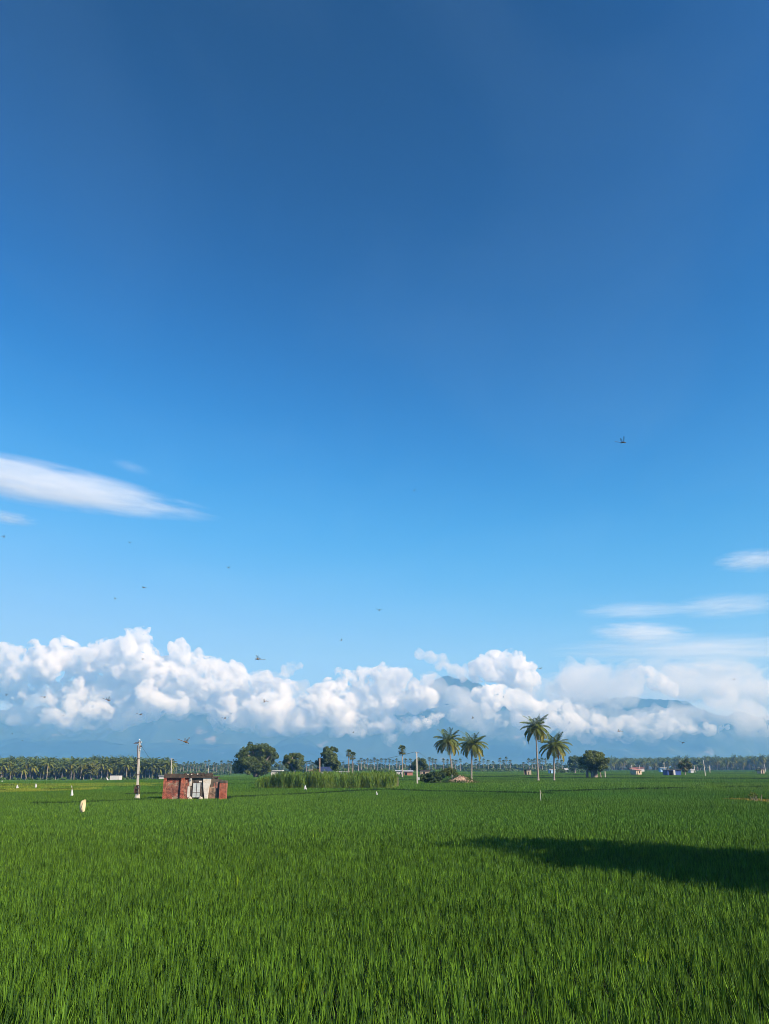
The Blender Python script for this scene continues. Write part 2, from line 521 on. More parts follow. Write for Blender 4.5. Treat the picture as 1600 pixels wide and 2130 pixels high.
def vnoise(x, y, sc, seed):
    """smooth value noise, vectorised"""
    x = x / sc + seed * 17.3; y = y / sc - seed * 9.1
    xi, yi = np.floor(x), np.floor(y)
    fx, fy = x - xi, y - yi
    fx = fx * fx * (3 - 2 * fx); fy = fy * fy * (3 - 2 * fy)
    def h(a, b):
        v = np.sin(a * 127.1 + b * 311.7 + seed * 74.7) * 43758.5453
        return v - np.floor(v)
    return (h(xi, yi) * (1 - fx) + h(xi + 1, yi) * fx) * (1 - fy) + (h(xi, yi + 1) * (1 - fx) + h(xi + 1, yi + 1) * fx) * fy

# bund lines: polylines of photo pixels on the canopy -> world polylines, half width (m), raise
BUNDS = []
for pts, hw, hgt, dens in [
    ([(985, 1614.5), (1120, 1617.5), (1300, 1618.2), (1600, 1619.3), (1720, 1620)], 1.6, 0.30, 1.0),
    ([(1000, 1612), (1110, 1613), (1220, 1611), (1330, 1612)], 1.6, 0.3, 1.0),
    ([(820, 1642), (900, 1644.5), (1000, 1645.5), (1075, 1648), (1140, 1650)], 0.7, 0.22, 0.9),
    ([(1130, 1645), (1200, 1643.5), (1300, 1640), (1450, 1637), (1640, 1634)], 0.6, 0.16, 0.6),
    ([(470, 1656), (540, 1654), (610, 1651), (700, 1646), (800, 1641.5)], 0.5, 0.15, 0.7),
    ([(80, 1669), (170, 1667), (230, 1664), (300, 1662)], 0.4, 0.12, 0.55),
    ([(190, 1652), (240, 1650), (330, 1649)], 0.6, 0.14, 0.5),
    ([(800, 1608), (860, 1609), (960, 1610)], 1.4, 0.3, 1.0),
    ([(830, 1622), (870, 1622)], 0.8, 0.3, 1.0),
    ([(0, 1642), (90, 1641), (150, 1639)], 0.8, 0.2, 0.7),
    ([(0, 1632.5), (160, 1632), (330, 1630)], 0.9, 0.15, 0.6),
    ([(420, 1622), (480, 1621), (540, 1621)], 1.0, 0.2, 0.7),
    ([(405, 1630), (470, 1629), (540, 1628)], 0.8, 0.15, 0.5)]:
    w = [hit(*p) for p in pts]
    BUNDS.append((np.array([[a.x, a.y] for a in w]), hw, hgt, dens))

def seg_dist(x, y, poly):
    d = np.full(x.shape, 1e9)
    for a, b in zip(poly[:-1], poly[1:]):
        ab = b - a
        t = np.clip(((x - a[0]) * ab[0] + (y - a[1]) * ab[1]) / (ab @ ab), 0, 1)
        d = np.minimum(d, np.hypot(x - a[0] - t * ab[0], y - a[1] - t * ab[1]))
    return d

HUT = hit(336, 1660.5); HUTR = hit(469, 1660.5)
CANE_Y0, CANE_Y1 = 118.0, 148.0
MOUND = hit(950, 1627.5)
PATCH = hit(1585, 1661)

def rice_points(y0, y1, sp, half=0.56, jit=0.35):
    nx = int(2 * (half * y1 + 3) / sp); ny = int((y1 - y0) / sp)
    ix, iy = np.meshgrid(np.arange(nx), np.arange(ny))
    x = (ix - nx / 2) * sp + RNG.uniform(-jit, jit, ix.shape) * sp
    y = y0 + iy * sp + RNG.uniform(-jit, jit, ix.shape) * sp
    x, y = x.ravel(), y.ravel()
    k = np.abs(x) < half * y + 2.5
    return x[k], y[k]

def rice():
    srcs = []
    coll = bpy.data.collections.new('rice sources')
    def src(*a, **k):
        o = blades_mesh(*a, **k); coll.objects.link(o); srcs.append(o)
    for i in range(4): src('rice_a%d' % i, 17, 0.036, 0.41, 0.0150, 0.11, 3, 20 + i, curl=0.4)
    for i in range(4): src('rice_b%d' % i, 14, 0.075, 0.41, 0.024, 0.12, 3, 30 + i, curl=0.35)
    for i in range(3): src('rice_c%d' % i, 44, 0.55, 0.42, 0.055, 0.16, 2, 40 + i)
    for i in range(3): src('rice_d%d' % i, 60, 1.9, 0.44, 0.17, 0.16, 2, 50 + i)
    names = [o.name for o in srcs]
    order = {n: i for i, n in enumerate(sorted(names))}
    sets = []
    for lo, hi, sp, kinds in ((7.5, 33, 0.195, names[0:4]), (33, 110, 0.225, names[4:8]), (110, 400, 0.85, names[8:11]), (400, 1000, 3.1, names[11:14])):
        x, y = rice_points(lo, hi, sp)
        var = np.array([order[k] for k in kinds])[RNG.integers(0, len(kinds), len(x))]
        sets.append((x, y, var, np.full(len(x), sp)))
    x = np.concatenate([s[0] for s in sets]); y = np.concatenate([s[1] for s in sets])
    var = np.concatenate([s[2] for s in sets]); sp = np.concatenate([s[3] for s in sets])
    n = len(x)
    # plants are missing where other things stand
    keep = np.ones(n, bool)
    keep &= ~((x > HUT.x - 0.25) & (x < HUTR.x + 0.25) & (y > HUT.y - 0.1) & (y < HUT.y + 5))
    keep &= ~((x > P(528, 1600, 120).x) & (x < P(826, 1600, 120).x) & (y > CANE_Y0 + 1) & (y < CANE_Y1))
    keep &= ~((((x - MOUND.x) / 6.0) ** 2 + ((y - MOUND.y - 3) / 4.0) ** 2) < 1)
    patch = (((x - PATCH.x - 0.6) / 3.2) ** 2 + ((y - PATCH.y) / 6.5) ** 2 + 0.8 * (vnoise(x, y, 0.8, 9) - 0.5)) < 1
    keep &= ~(patch & (RNG.uniform(0, 1, n) < 0.6))
    keep &= ~((sp > 0.5) & (y > 110) & (np.hypot(x - P(533, 1613, 280).x, y - 284) < 9))
    # far woods start here
    keep &= y < 940
    # height and colour over the field
    hn = vnoise(x, y, 2.2, 1) * 0.5 + vnoise(x, y, 0.7, 2) * 0.3 + vnoise(x, y, 9, 3) * 0.2
    hgt = 0.70 + 0.44 * hn + RNG.normal(0, 0.085, n)
    t1 = vnoise(x, y, 14, 4); t2 = vnoise(x, y * 2.2, 45, 5); t3 = vnoise(x, y, 1.6, 6)
    br = (0.70 + 0.26 * t1 + 0.22 * t2 + 0.26 * t3) * np.exp(RNG.normal(0, 0.16, n))
    colr = np.stack([br * (0.86 + 0.35 * t2), br, br * (0.8 + 0.3 * t1)], -1)
    # the plots far off differ in ripeness
    plot = vnoise(np.floor(x / 55 + 0.2 * y / 55), np.floor(y / 42), 1.0, 7)
    far = np.clip((y - 90) / 80, 0, 1)[:, None]
    colr *= 1 + far * ((plot - 0.42)[:, None] * np.array([0.5, 0.36, 0.3]))
    # yellow ripening strips on the left
    for (ca, cb, amt) in ((((0, 1647), (215, 1641.5)), ((0, 1638.5), (215, 1636.5)), 1.0), (((0, 1637), (345, 1632.5)), ((0, 1629.5), (345, 1627)), 0.75)):
        # ripening plots between two bunds, given by their corners
        A0, A1, B0, B1 = (hit(max(q[0], 3), q[1]) for q in (*ca, *cb))
        e = np.clip(0.35 + 0.75 * vnoise(x, y, 5, 8), 0, 1) * amt
        near = A0.y + (x - A0.x) * (A1.y - A0.y) / (A1.x - A0.x)
        far_ = B0.y + (x - B0.x) * (B1.y - B0.y) / (B1.x - B0.x)
        k = (y > near) & (y < far_) & (x < np.interp(y, [A1.y, B1.y], [A1.x, B1.x]) + 6 * vnoise(x, y, 5, 12) - 3)
        colr[k] = colr[k] * (1 - e[k, None]) + np.array([3.6, 1.75, 1.6]) * e[k, None]
    colr[patch] = np.array([4.2, 1.5, 2.4]) * (0.8 + 0.4 * RNG.uniform(0, 1, (patch.sum(), 1)))
    hgt[patch] *= 0.62
    # a few stray plants stand taller and have gone yellow
    k = (RNG.uniform(0, 1, n) < 0.0012) & (y < 75)
    colr[k] *= np.array([2.1, 1.65, 1.0]); hgt[k] += 0.2
    # weeds on the bunds: taller, darker, ragged
    for poly, hw, hg, dens in BUNDS:
        ww = np.maximum(hw * 1.35, sp * 0.75)
        k = (seg_dist(x, y, poly) < ww * (0.6 + 0.8 * vnoise(x, y, 3, 10))) & (vnoise(x, y * 0.2, 4 + y / 40, 11) < 0.25 + 0.75 * dens)
        hgt[k] += hg * (0.5 + 0.9 * vnoise(x[k], y[k], 1.5 + 0.01 * y[k].mean(), 13))
        colr[k] *= np.array([0.20, 0.24, 0.32])
    x, y, var, hgt, colr, sp = x[keep], y[keep], var[keep], hgt[keep], colr[keep], sp[keep]
    n = len(x)
    me = bpy.data.meshes.new('rice_plants')
    me.vertices.add(n)
    me.vertices.foreach_set('co', np.stack([x, y, gz(x, y) - 0.02], -1).ravel())
    def attr(nm, ty, arr, f='value'):
        a = me.attributes.new(nm, ty, 'POINT'); a.data.foreach_set(f, np.ascontiguousarray(arr).ravel())
    attr('plot', 'FLOAT_COLOR', np.concatenate([colr, np.ones((n, 1))], 1), 'color')
    attr('variant', 'INT', var.astype(np.int32))
    # the whole field leans slightly with the breeze
    lean = 0.05 + 0.08 * vnoise(x, y, 3.0, 14)
    attr('turn', 'FLOAT_VECTOR', np.stack([RNG.normal(0, 0.04, n), lean * 0 + RNG.normal(-0.05, 0.05, n), RNG.uniform(0, 6.283, n)], -1), 'vector')
    w = RNG.uniform(0.85, 1.15, n)
    attr('size', 'FLOAT_VECTOR', np.stack([w, w, hgt], -1), 'vector')
    o = bpy.data.objects.new('rice_plants', me)
    col.objects.link(o)
    tag(o, 'green rice crop filling the fields to the trees', 'rice', kind='stuff')
    me.materials.append(M['rice'])
    g = bpy.data.node_groups.new('rice scatter', 'GeometryNodeTree')
    g.interface.new_socket('Geometry', in_out='INPUT', socket_type='NodeSocketGeometry')
    g.interface.new_socket('Geometry', in_out='OUTPUT', socket_type='NodeSocketGeometry')
    gi = g.nodes.new('NodeGroupInput'); go = g.nodes.new('NodeGroupOutput')
    ip = g.nodes.new('GeometryNodeInstanceOnPoints')
    ci = g.nodes.new('GeometryNodeCollectionInfo')
    ci.inputs['Collection'].default_value = coll
    ci.inputs['Separate Children'].default_value = True
    ci.inputs['Reset Children'].default_value = True
    def na(nm, ty):
        q = g.nodes.new('GeometryNodeInputNamedAttribute'); q.data_type = ty; q.inputs['Name'].default_value = nm
        return [s for s in q.outputs if s.enabled and s.name == 'Attribute'][0]
    g.links.new(gi.outputs[0], ip.inputs['Points'])
    g.links.new(ci.outputs[0], ip.inputs['Instance'])
    ip.inputs['Pick Instance'].default_value = True
    g.links.new(na('variant', 'INT'), ip.inputs['Instance Index'])
    g.links.new(na('turn', 'FLOAT_VECTOR'), ip.inputs['Rotation'])
    g.links.new(na('size', 'FLOAT_VECTOR'), ip.inputs['Scale'])
    g.links.new(ip.outputs[0], go.inputs[0])
    md = o.modifiers.new('scatter', 'NODES'); md.node_group = g
    print('rice hills', n)
rice()

# ------------------------------------------------------------------ trees
def leaf_cloud(mb, blobs, n, size, tints, up=0.35, seed=0, squash=0.85, inner=0.55):
    """blobs: (x, y, z, r) in the tree's own space; leaf cards spread through their outer shells"""
    r = np.random.default_rng(seed)
    B = np.array(blobs, float)
    # each blob is broken into clumps so that the outline and shading are uneven
    cc, cr, ct = [], [], []
    for b in B:
        k = max(7, int(11 * (b[3] / np.median(B[:, 3])) ** 2))
        d = unit(r.normal(0, 1, (k, 3))); d[:, 2] = d[:, 2] * 0.9 + 0.12
        cc.append(b[:3] + d * b[3] * r.uniform(0.45, 0.85, (k, 1)) * np.array([1, 1, squash]))
        cr.append(b[3] * r.uniform(0.36, 0.58, k))
        ct.append(r.uniform(0, 1, k))
    cc, cr, ct = np.concatenate(cc), np.concatenate(cr), np.concatenate(ct)
    w = cr ** 2; w /= w.sum()
    pick = r.choice(len(cc), n, p=w)
    d = unit(r.normal(0, 1, (n, 3)))
    rad = cr[pick, None] * (inner + (1.06 - inner) * np.sqrt(r.uniform(0, 1, (n, 1))))
    c = cc[pick] + d * rad * np.array([1, 1, 0.85])
    nrm = unit(d + r.normal(0, 0.55, (n, 3)) + np.array([0, 0, up]))
    t = unit(np.cross(nrm, unit(r.normal(0, 1, (n, 3)))))
    bt = np.cross(nrm, t)
    s = size * r.uniform(0.6, 1.3, (n, 1))
    t0, t1 = np.array(tints[0]), np.array(tints[1])
    mix = np.clip(ct[pick] * 0.8 + r.normal(0.1, 0.16, n), 0, 1)[:, None]
    mb.quads(c, t * s, bt * s * 0.55, (t0 * (1 - mix) + t1 * mix) * r.uniform(0.8, 1.2, (n, 1)))

def limbs(mb, base, top, r0, targets, seed=0, wob=0.25, seg=8):
    rr = random.Random(seed)
    base, top = Vector(base), Vector(top)
    pts = [base.lerp(top, k / 4) + Vector((rr.uniform(-wob, wob), rr.uniform(-wob, wob), 0)) * (0 if k == 0 else r0) for k in range(5)]
    mb.tube(pts, [r0 * (1.25 - 0.12 * k if k else 1.5) for k in range(5)], seg)
    for tg in targets:
        tg = Vector(tg)
        a = pts[rr.randint(2, 4)]
        mid = a.lerp(tg, 0.5) + Vector((rr.uniform(-1, 1), rr.uniform(-1, 1), rr.uniform(-.2, 1))) * r0 * 1.2
        mb.tube([a, mid, tg], [r0 * 0.55, r0 * 0.34, r0 * 0.1], 6)

def tree(name, label, cat, Y, bpx, bpy_, blobs_px, n, leaf_px, tints, trunk_px=3, trunk_top=None, group=None, seed=0, depth=0.45, mat='leaf', bark='bark', base_z=None, flowers=None):
    """a tree whose crown follows lobes given as (px, py, r px); each lobe gets its own place in depth"""
    b = P(bpx, bpy_, Y)
    gzv = gzf(b.x, Y) if base_z is None else base_z
    root = tag(empty(name, (b.x, Y, gzv)), label, cat, group)
    rr = random.Random(seed)
    xs = [q[0] for q in blobs_px]
    wid = (max(xs) - min(xs)) * HS(Y)
    bl = []
    for (px, py, rp) in blobs_px:
        p = P(px, py, Y)
        off = rr.uniform(-1, 1) * wid * depth * (0.5 if rp * HS(Y) > wid * 0.3 else 1)
        edge = abs(px - sum(xs) / len(xs)) / max(1, (max(xs) - min(xs)) / 2)
        off *= max(0.15, 1 - edge ** 2)
        bl.append((p.x - b.x, off, p.z - gzv, rp * HS(Y)))
    for k in range(len(bl)):       # and lobes on the far side, so that the crown is as deep as it is wide
        x, o, z, r0 = bl[k]
        if r0 > 0.8 * HS(Y) * 6 and k % 2 == 0:
            bl.append((x * 0.85, wid * 0.3 * rr.choice((-1, 1)), z * 0.97, r0 * 0.9))
    mb = MB()
    leaf_cloud(mb, bl, n, leaf_px * HS(Y), tints, seed=seed)
    if flowers:
        leaf_cloud(mb, bl, int(n * flowers[1]), leaf_px * HS(Y) * 0.8, (flowers[0], tuple(v * 1.2 for v in flowers[0])), seed=seed + 3, inner=0.9)
    crown = mb.build('crown', M[mat], root)
    tb = MB()
    cz = sum(q[2] for q in bl) / len(bl)
    top = (sum(q[0] for q in bl) / len(bl) * 0.6, 0, cz if trunk_top is None else P(bpx, trunk_top, Y).z - gzv)
    limbs(tb, (0, 0, -0.1), top, trunk_px * HS(Y) * 0.5, [q[:3] for q in bl[:10]], seed)
    tb.build('trunk', M[bark], root, smooth=True)
    return root

def z7(l, ox=470, oy=1530, s=5.926):
    return [(ox + a / s, oy + b / s, c / s) for a, b, c in l]

tree('banyan_tree', 'huge dark spreading tree with a domed crown reaching nearly to the ground', 'tree', 285, 533, 1612,
     z7([(330, 150, 62), (430, 145, 62), (510, 160, 62), (570, 205, 62), (610, 265, 46), (250, 200, 62), (185, 270, 60), (145, 335, 58), (130, 400, 58),
         (205, 385, 78), (300, 310, 88), (400, 280, 96), (480, 300, 88), (300, 405, 78), (420, 395, 70), (510, 365, 60), (560, 320, 50), (615, 365, 30), (230, 265, 70), (360, 430, 60), (130, 440, 40), (190, 455, 40), (260, 450, 48), (450, 435, 55), (525, 425, 42), (300, 460, 40), (345, 468, 48), (410, 462, 50), (470, 462, 36), (380, 230, 105), (270, 320, 95), (490, 250, 100), (360, 370, 100), (450, 340, 95)]),
     60000, 1.7, ((0.42, 0.54, 0.6), (1.7, 1.6, 0.9)), trunk_px=11, seed=3)  # wide clump tints put crown shadows and highlights into the leaf colour
tree('bushy_tree', 'round olive tree with loose leaves standing behind the tall cane, right of the domed tree', 'tree', 262, 612, 1607,
     z7([(760, 270, 48), (820, 250, 46), (880, 250, 46), (925, 280, 46), (740, 330, 44), (800, 330, 60), (880, 340, 60), (945, 330, 38), (820, 400, 50), (900, 400, 48), (760, 385, 36)]),
     15000, 1.6, ((0.9, 0.95, 0.9), (1.5, 1.35, 1.1)), trunk_px=5, seed=5)
tree('shade_tree', 'tall dark tree with a stepped crown behind the bare pole in the cane', 'tree', 275, 687, 1609,
     z7([(1240, 180, 44), (1310, 165, 44), (1365, 180, 28), (1200, 230, 36), (1270, 240, 60), (1330, 240, 40), (1230, 310, 54), (1310, 310, 64), (1380, 340, 44), (1280, 380, 60), (1360, 400, 46), (1170, 310, 40), (1120, 330, 36), (1150, 380, 40)]),
     19000, 1.6, ((0.45, 0.55, 0.55), (1.5, 1.4, 0.8)), trunk_px=6, seed=8)
tree('round_tree', 'rounded tree with a dense olive crown on several thick trunks, alone in the right field', 'tree', 238, 1237, 1613,
     [(1217, 1574, 9), (1228, 1570, 10), (1240, 1569, 10), (1252, 1574, 10), (1260, 1582, 8), (1213, 1584, 10), (1224, 1582, 13), (1240, 1580, 14), (1253, 1586, 11), (1217, 1594, 10), (1230, 1595, 11), (1245, 1595, 11), (1257, 1593, 8), (1209, 1590, 6)],
     22000, 1.55, ((0.55, 0.62, 0.55), (1.8, 1.55, 0.8)), trunk_px=8, seed=13)
tree('dark_tree', 'low dark bushy tree seen just right of the pole by the banana plant', 'tree', 330, 875, 1607,
     [(862, 1590, 8), (870, 1584, 8), (880, 1584, 8), (887, 1591, 7), (868, 1597, 9), (880, 1598, 9), (875, 1590, 10), (858, 1597, 6)],
     8000, 1.5, ((0.6, 0.7, 0.6), (1.05, 1.05, 0.8)), trunk_px=3, seed=21)
tree('leafy_tree', 'grey green tree half hidden behind the round field tree, on its left', 'tree', 420, 1196, 1606,
     [(1190, 1580, 7), (1199, 1577, 7), (1207, 1583, 7), (1187, 1589, 7), (1198, 1590, 9), (1206, 1594, 7), (1190, 1598, 6)],
     7000, 1.4, ((0.8, 0.9, 0.9), (1.2, 1.25, 1.1)), trunk_px=2.5, seed=23)
tree('flowering_tree', 'small rounded tree with pinkish brown new leaves beside the blue shed', 'tree', 318, 1425, 1609,
     [(1418, 1588, 6), (1426, 1584, 6.5), (1433, 1590, 6), (1416, 1595, 6), (1425, 1595, 8), (1434, 1596, 5.5), (1424, 1602, 5)],
     6000, 1.3, ((0.8, 0.85, 0.6), (1.2, 1.1, 0.9)), trunk_px=2.2, seed=29, flowers=((4.0, 2.0, 4.2), 0.22))
tree('brown_tree', 'small brownish leafed tree standing in front of the left coconut grove', 'tree', 372, 190, 1620,
     [(182, 1596, 7), (192, 1593, 8), (202, 1598, 7), (186, 1604, 8), (198, 1606, 8), (177, 1606, 6)],
     7500, 1.4, ((1.3, 1.1, 0.7), (2.1, 1.5, 0.9)), trunk_px=2.5, seed=31)
tree('brown_tree', 'dull green broadleaf tree standing in front of the right coconut grove', 'tree', 700, 1451, 1602,
     [(1447, 1585, 5), (1454, 1583, 5), (1450, 1591, 6), (1444, 1594, 5), (1457, 1592, 5)],
     4000, 1.4, ((0.9, 1.0, 0.7), (1.3, 1.3, 0.9)), trunk_px=2, seed=33)
# the tree beside the photographer whose shadow lies on the rice
def shadow_tree():
    root = tag(empty('roadside_tree', (20.5, 11.0, 0)), 'broad roadside tree beside the rice whose shadow falls across the crop', 'tree')
    rr = random.Random(4)
    # lobes are given by where their shadows fall on the crop, carried up along the sun's rays
    lob = []
    for px, y0, y1 in ((955, 1746, 1755), (992, 1744, 1756), (1035, 1741, 1757), (1080, 1739, 1762), (1130, 1738, 1778), (1180, 1740, 1788), (1230, 1742, 1797), (1280, 1744, 1804),
                       (1330, 1747, 1811), (1380, 1752, 1817), (1430, 1757, 1823), (1480, 1760, 1829), (1530, 1762, 1835), (1580, 1764, 1842), (1640, 1767, 1850), (1710, 1772, 1858), (1790, 1780, 1862)):
        g0, g1 = hit(px, y0), hit(px, y1)
        span = (g0 - g1).length
        r0 = min(0.95, 0.30 + span * 0.16)
        nn = max(1, int(span / 1.15))
        for k in range(nn):
            q = g1.lerp(g0, (k + 0.5) / nn)
            for hgt in [6.6 + 0.2 * i for i in range(60)]:     # high enough to stay clear of the view
                t = (hgt - CANOPY) / sun_dir.z
                w = Vector((q.x + sun_dir.x * t, q.y + sun_dir.y * t, hgt))
                if (w.x - r0 - 0.6) / w.y > 0.52 + 0.02 * (hgt - 6): break
            hgt += rr.uniform(0, 0.9); t = (hgt - CANOPY) / sun_dir.z
            lob.append((q.x + sun_dir.x * t - 20.5 + rr.uniform(-.45, .45), q.y + sun_dir.y * t - 11.0 + rr.uniform(-.45, .45), hgt, r0))
    mb = MB(); leaf_cloud(mb, lob, 30000, 0.13, ((0.7, 0.8, 0.6), (1.3, 1.3, 0.9)), seed=77)
    mb.build('crown', M['leaf'], root)
    tb = MB(); limbs(tb, (0, 0, -0.1), (0, 0, 6.2), 0.32, [q[:3] for q in lob[::2]], 5)
    tb.build('trunk', M['bark'], root, smooth=True)
shadow_tree()

# extra stems under the round tree and the trunk mass
def stems():
    root = [o for o in bpy.data.objects if o.name == 'round_tree'][0]
    tb = MB()
    rr = random.Random(6)
    Y = root.location.y
    for px, w in ((1222, 5.5), (1230, 3), (1236, 2.2), (1243, 3.2), (1250, 2.4)):
        x = P(px, 1612, Y).x - root.location.x
        tb.tube([(x, rr.uniform(-1, 1), -0.1), (x * 0.95, rr.uniform(-.6, .6), 2), (x * 0.8, 0, 4.2)], [w * HS(Y) * .55, w * HS(Y) * .45, w * HS(Y) * .3], 8)
    tb.build('trunk', M['bark'], root, smooth=True)
stems()

# ------------------------------------------------------------------ palms
def frond(mb, origin, az, el, length, droop, width, nleaf, tint, r, wind=0.0):
    """feather leaf: a rachis bending down with leaflets hanging on both sides"""
    seg = 9
    pts = [np.array(origin, float)]
    a = el
    for k in range(seg):
        a2 = a - droop * ((k + 0.5) / seg) ** 1.3
        d = np.array([math.cos(az) * math.cos(a2), math.sin(az) * math.cos(a2), math.sin(a2)])
        pts.append(pts[-1] + d * length / seg)
    pts = np.array(pts)
    side = np.array([-math.sin(az), math.cos(az), 0])
    mb.tube(pts, [0.012 * length * (1 - 0.85 * k / seg) for k in range(seg + 1)], 4, tuple(np.array(tint) * 1.25), 0, False)
    u = np.linspace(0.12, 0.99, nleaf)
    pos = np.stack([np.interp(u * seg, np.arange(seg + 1), pts[:, i]) for i in range(3)], -1)
    tg = unit(np.stack([np.interp(np.clip(u * seg + 0.5, 0, seg), np.arange(seg + 1), pts[:, i]) for i in range(3)], -1) - np.stack([np.interp(np.clip(u * seg - 0.5, 0, seg), np.arange(seg + 1), pts[:, i]) for i in range(3)], -1))
    ll = width * np.sin(np.pi * (0.16 + 0.80 * u)) ** 0.7 * r.uniform(0.85, 1.1, nleaf)
    for s in (-1, 1):
        d = unit(side * s * 0.9 + tg * 0.55 + np.array([0, 0, -0.55]) + r.normal(0, 0.09, (nleaf, 3)))
        c = pos + d * ll[:, None] * 0.5
        b = unit(np.cross(d, np.array([0, 0, 1.0]) + side * s * 0.5))
        b = unit(np.cross(b, d)) * 0.35 + b * 0.65
        mb.quads(c, d * ll[:, None] * 0.5, unit(b) * (length / nleaf * 0.62), np.array(tint) * r.uniform(0.8, 1.2, (nleaf, 1)))

def palm_mesh(name_root, label, loc, h, L, nf, nleaf, seed, lean=(0, 0), group=None, tr=0.17, dead=4, base=None, nuts=True):
    r = np.random.default_rng(seed)
    root = tag(empty('coconut_palm', loc), label, 'palm tree', group)
    top = np.array([lean[0], lean[1], h])
    mb = MB()
    for k in range(nf):
        q = k / (nf - 1)
        az = k * 2.39996 + r.normal(0, 0.15)
        el = R(82) - R(118) * q ** 0.85 + r.normal(0, 0.08)
        droop = (R(38) + R(46) * (1 - abs(q - 0.45))) * (0.5 + 0.5 * min(1, q / 0.35)) + r.normal(0, 0.12)
        g = 1 - q
        if q > 0.72:
            tint = np.array([1.9, 1.45, 0.8]) if k % 2 else np.array([1.45, 1.3, 0.8])
        else:
            tint = np.array([0.75 + 0.5 * q, 0.9 + 0.25 * q, 0.7])
        frond(mb, top + np.array([math.cos(az), math.sin(az), 0]) * 0.12, az, el, L * r.uniform(0.85, 1.08) * (0.8 if q < 0.1 else 1), droop, L * 0.27, nleaf, tint, r)
    mb.build('crown', M['palm'], root)
    if dead:
        d = MB()
        for k in range(dead):
            az = k * 2.1 + r.uniform(0, 1)
            frond(d, top + np.array([0, 0, -0.2]), az, R(-40 - 12 * r.uniform()), L * 0.8, R(38), L * 0.14, max(12, nleaf // 2), (0.75, 0.62, 0.5), r)
        d.build('dead_frond', M['dry'], root)
    if nuts:
        n = MB()
        for k in range(9):
            az = k * 0.75; c = top + np.array([math.cos(az) * 0.28, math.sin(az) * 0.28, -0.28 - 0.12 * (k % 2)])
            n.tube([c + np.array([0, 0, 0.16]), c + np.array([0, 0, 0.08]), c, c - np.array([0, 0, 0.08]), c - np.array([0, 0, 0.15])], [0.03, 0.11, 0.13, 0.11, 0.03], 7, (1.6, 1.2, 0.7))
        n.build('coconut_cluster', M['palm'], root, smooth=True)
    t = MB()
    pts = [(lean[0] * (s ** 1.6), lean[1] * (s ** 1.6), h * s - 0.05) for s in np.linspace(0, 1, 9)]
    t.tube(pts, [tr * (1.55 if i == 0 else 1.15 - 0.04 * i) for i in range(9)], 9)
    t.build('trunk', M['palmbark'], root, smooth=True)
    return root

def big_palm(label, bpx, bpy_, tpx, tpy, L_px, seed, Y=None, nf=40):
    b = hit(bpx, bpy_) if Y is None else P(bpx, bpy_, Y)
    Y = b.y
    g = gzf(b.x, Y)
    t = P(tpx, tpy, Y)
    return palm_mesh('coconut_palm', label, (b.x, Y, g), t.z - g, L_px * HS(Y), nf, 40, seed, lean=(t.x - b.x, 0.2), tr=0.19)
big_palm('coconut palm with drooping yellowing fronds rising behind the earth mound', 941, 1618, 932, 1541, 36, 41)
big_palm('coconut palm with a pale thick trunk at the right edge of the earth mound', 981, 1622.5, 983, 1548, 36, 42)
big_palm('tallest coconut palm, high on a slim trunk above its neighbour', 1120, 1623, 1115, 1513, 36, 43)
big_palm('shorter coconut palm leaning close to the tallest palm, on its right', 1153, 1622.5, 1154, 1550, 38, 44)

def copy_tree(o, loc, rz, sc, label=None, group=None, cat=None):
    c = o.copy(); col.objects.link(c)
    c.location = loc; c.rotation_euler = (0, 0, rz); c.scale = sc
    if label: c['label'] = label
    if group: c['group'] = group
    for ch in list(o.children):
        d = ch.copy(); col.objects.link(d); d.parent = c
    return c

def grove_proto(seed, h, L, label, group):
    return palm_mesh('coconut_palm', label, (0, 0, 0), h, L, 22, 16, seed, lean=(0.5 * math.sin(seed), 0.3), group=group, tr=0.2, dead=0, nuts=False)

class Lib: pass

def palm_mass(name, label, spots, seed, mats):
    """many far palms and the scrub between them as one mass"""
    r = np.random.default_rng(seed)
    mb = MB()
    for (x, y, z, h, L) in spots:
        k0 = r.uniform(0, 6)
        for k in range(16):
            q = k / 15
            az = k0 + k * 2.4
            el = R(70) - R(100) * q
            frond(mb, (x, y, z + h), az, el, L * r.uniform(0.85, 1.1), R(62), L * 0.26, 9, np.array([0.75 + 0.6 * q, 0.9 + 0.3 * q, 0.75]) * r.uniform(0.7, 1.1), r)
        mb.tube([(x, y, z - 0.1), (x + r.normal(0, .4), y, z + h)], [0.22, 0.14], 5, (1.3, 1.1, 1.9), 0, False)
    return mb

# left grove: front rows one palm each, the depth of the wood behind as one mass
LG = 'coconut palms along the front of the left grove'
LLAB = 'coconut palm in the front rows of the grove on the left'
protos = [grove_proto(60 + i, 5.0 + 0.7 * i, 3.7 + 0.2 * (i % 3), LLAB, LG) for i in range(5)]
rr = random.Random(12)
used = set()
def place_protos(protos, spots, label, group):
    seen = set()
    for (x, y, s) in spots:
        i = rr.randrange(len(protos))
        z = gzf(x, y)
        rz = rr.uniform(0, 6.28)
        if i not in seen:
            o = protos[i]; seen.add(i)
            o.location = (x, y, z); o.rotation_euler = (0, 0, rz); o.scale = (s, s, s * rr.uniform(0.95, 1.05))
        else:
            copy_tree(protos[i], (x, y, z), rz, (s, s, s * rr.uniform(0.88, 1.12)))
spots = []
for row, (Y, n) in enumerate(((384, 44), (391, 42))):
    for k in range(n):
        px = -70 + (k + rr.uniform(-.35, .35) + 0.5 * row) * (418 / n)
        yy = Y + px * 0.05 + rr.uniform(-2, 2)
        spots.append((P(px, 1610, yy).x, yy, rr.uniform(0.86, 1.12) * (1 - 0.10 * max(0, (px - 230)) / 120)))
place_protos(protos, spots, LLAB, LG)
mass = []
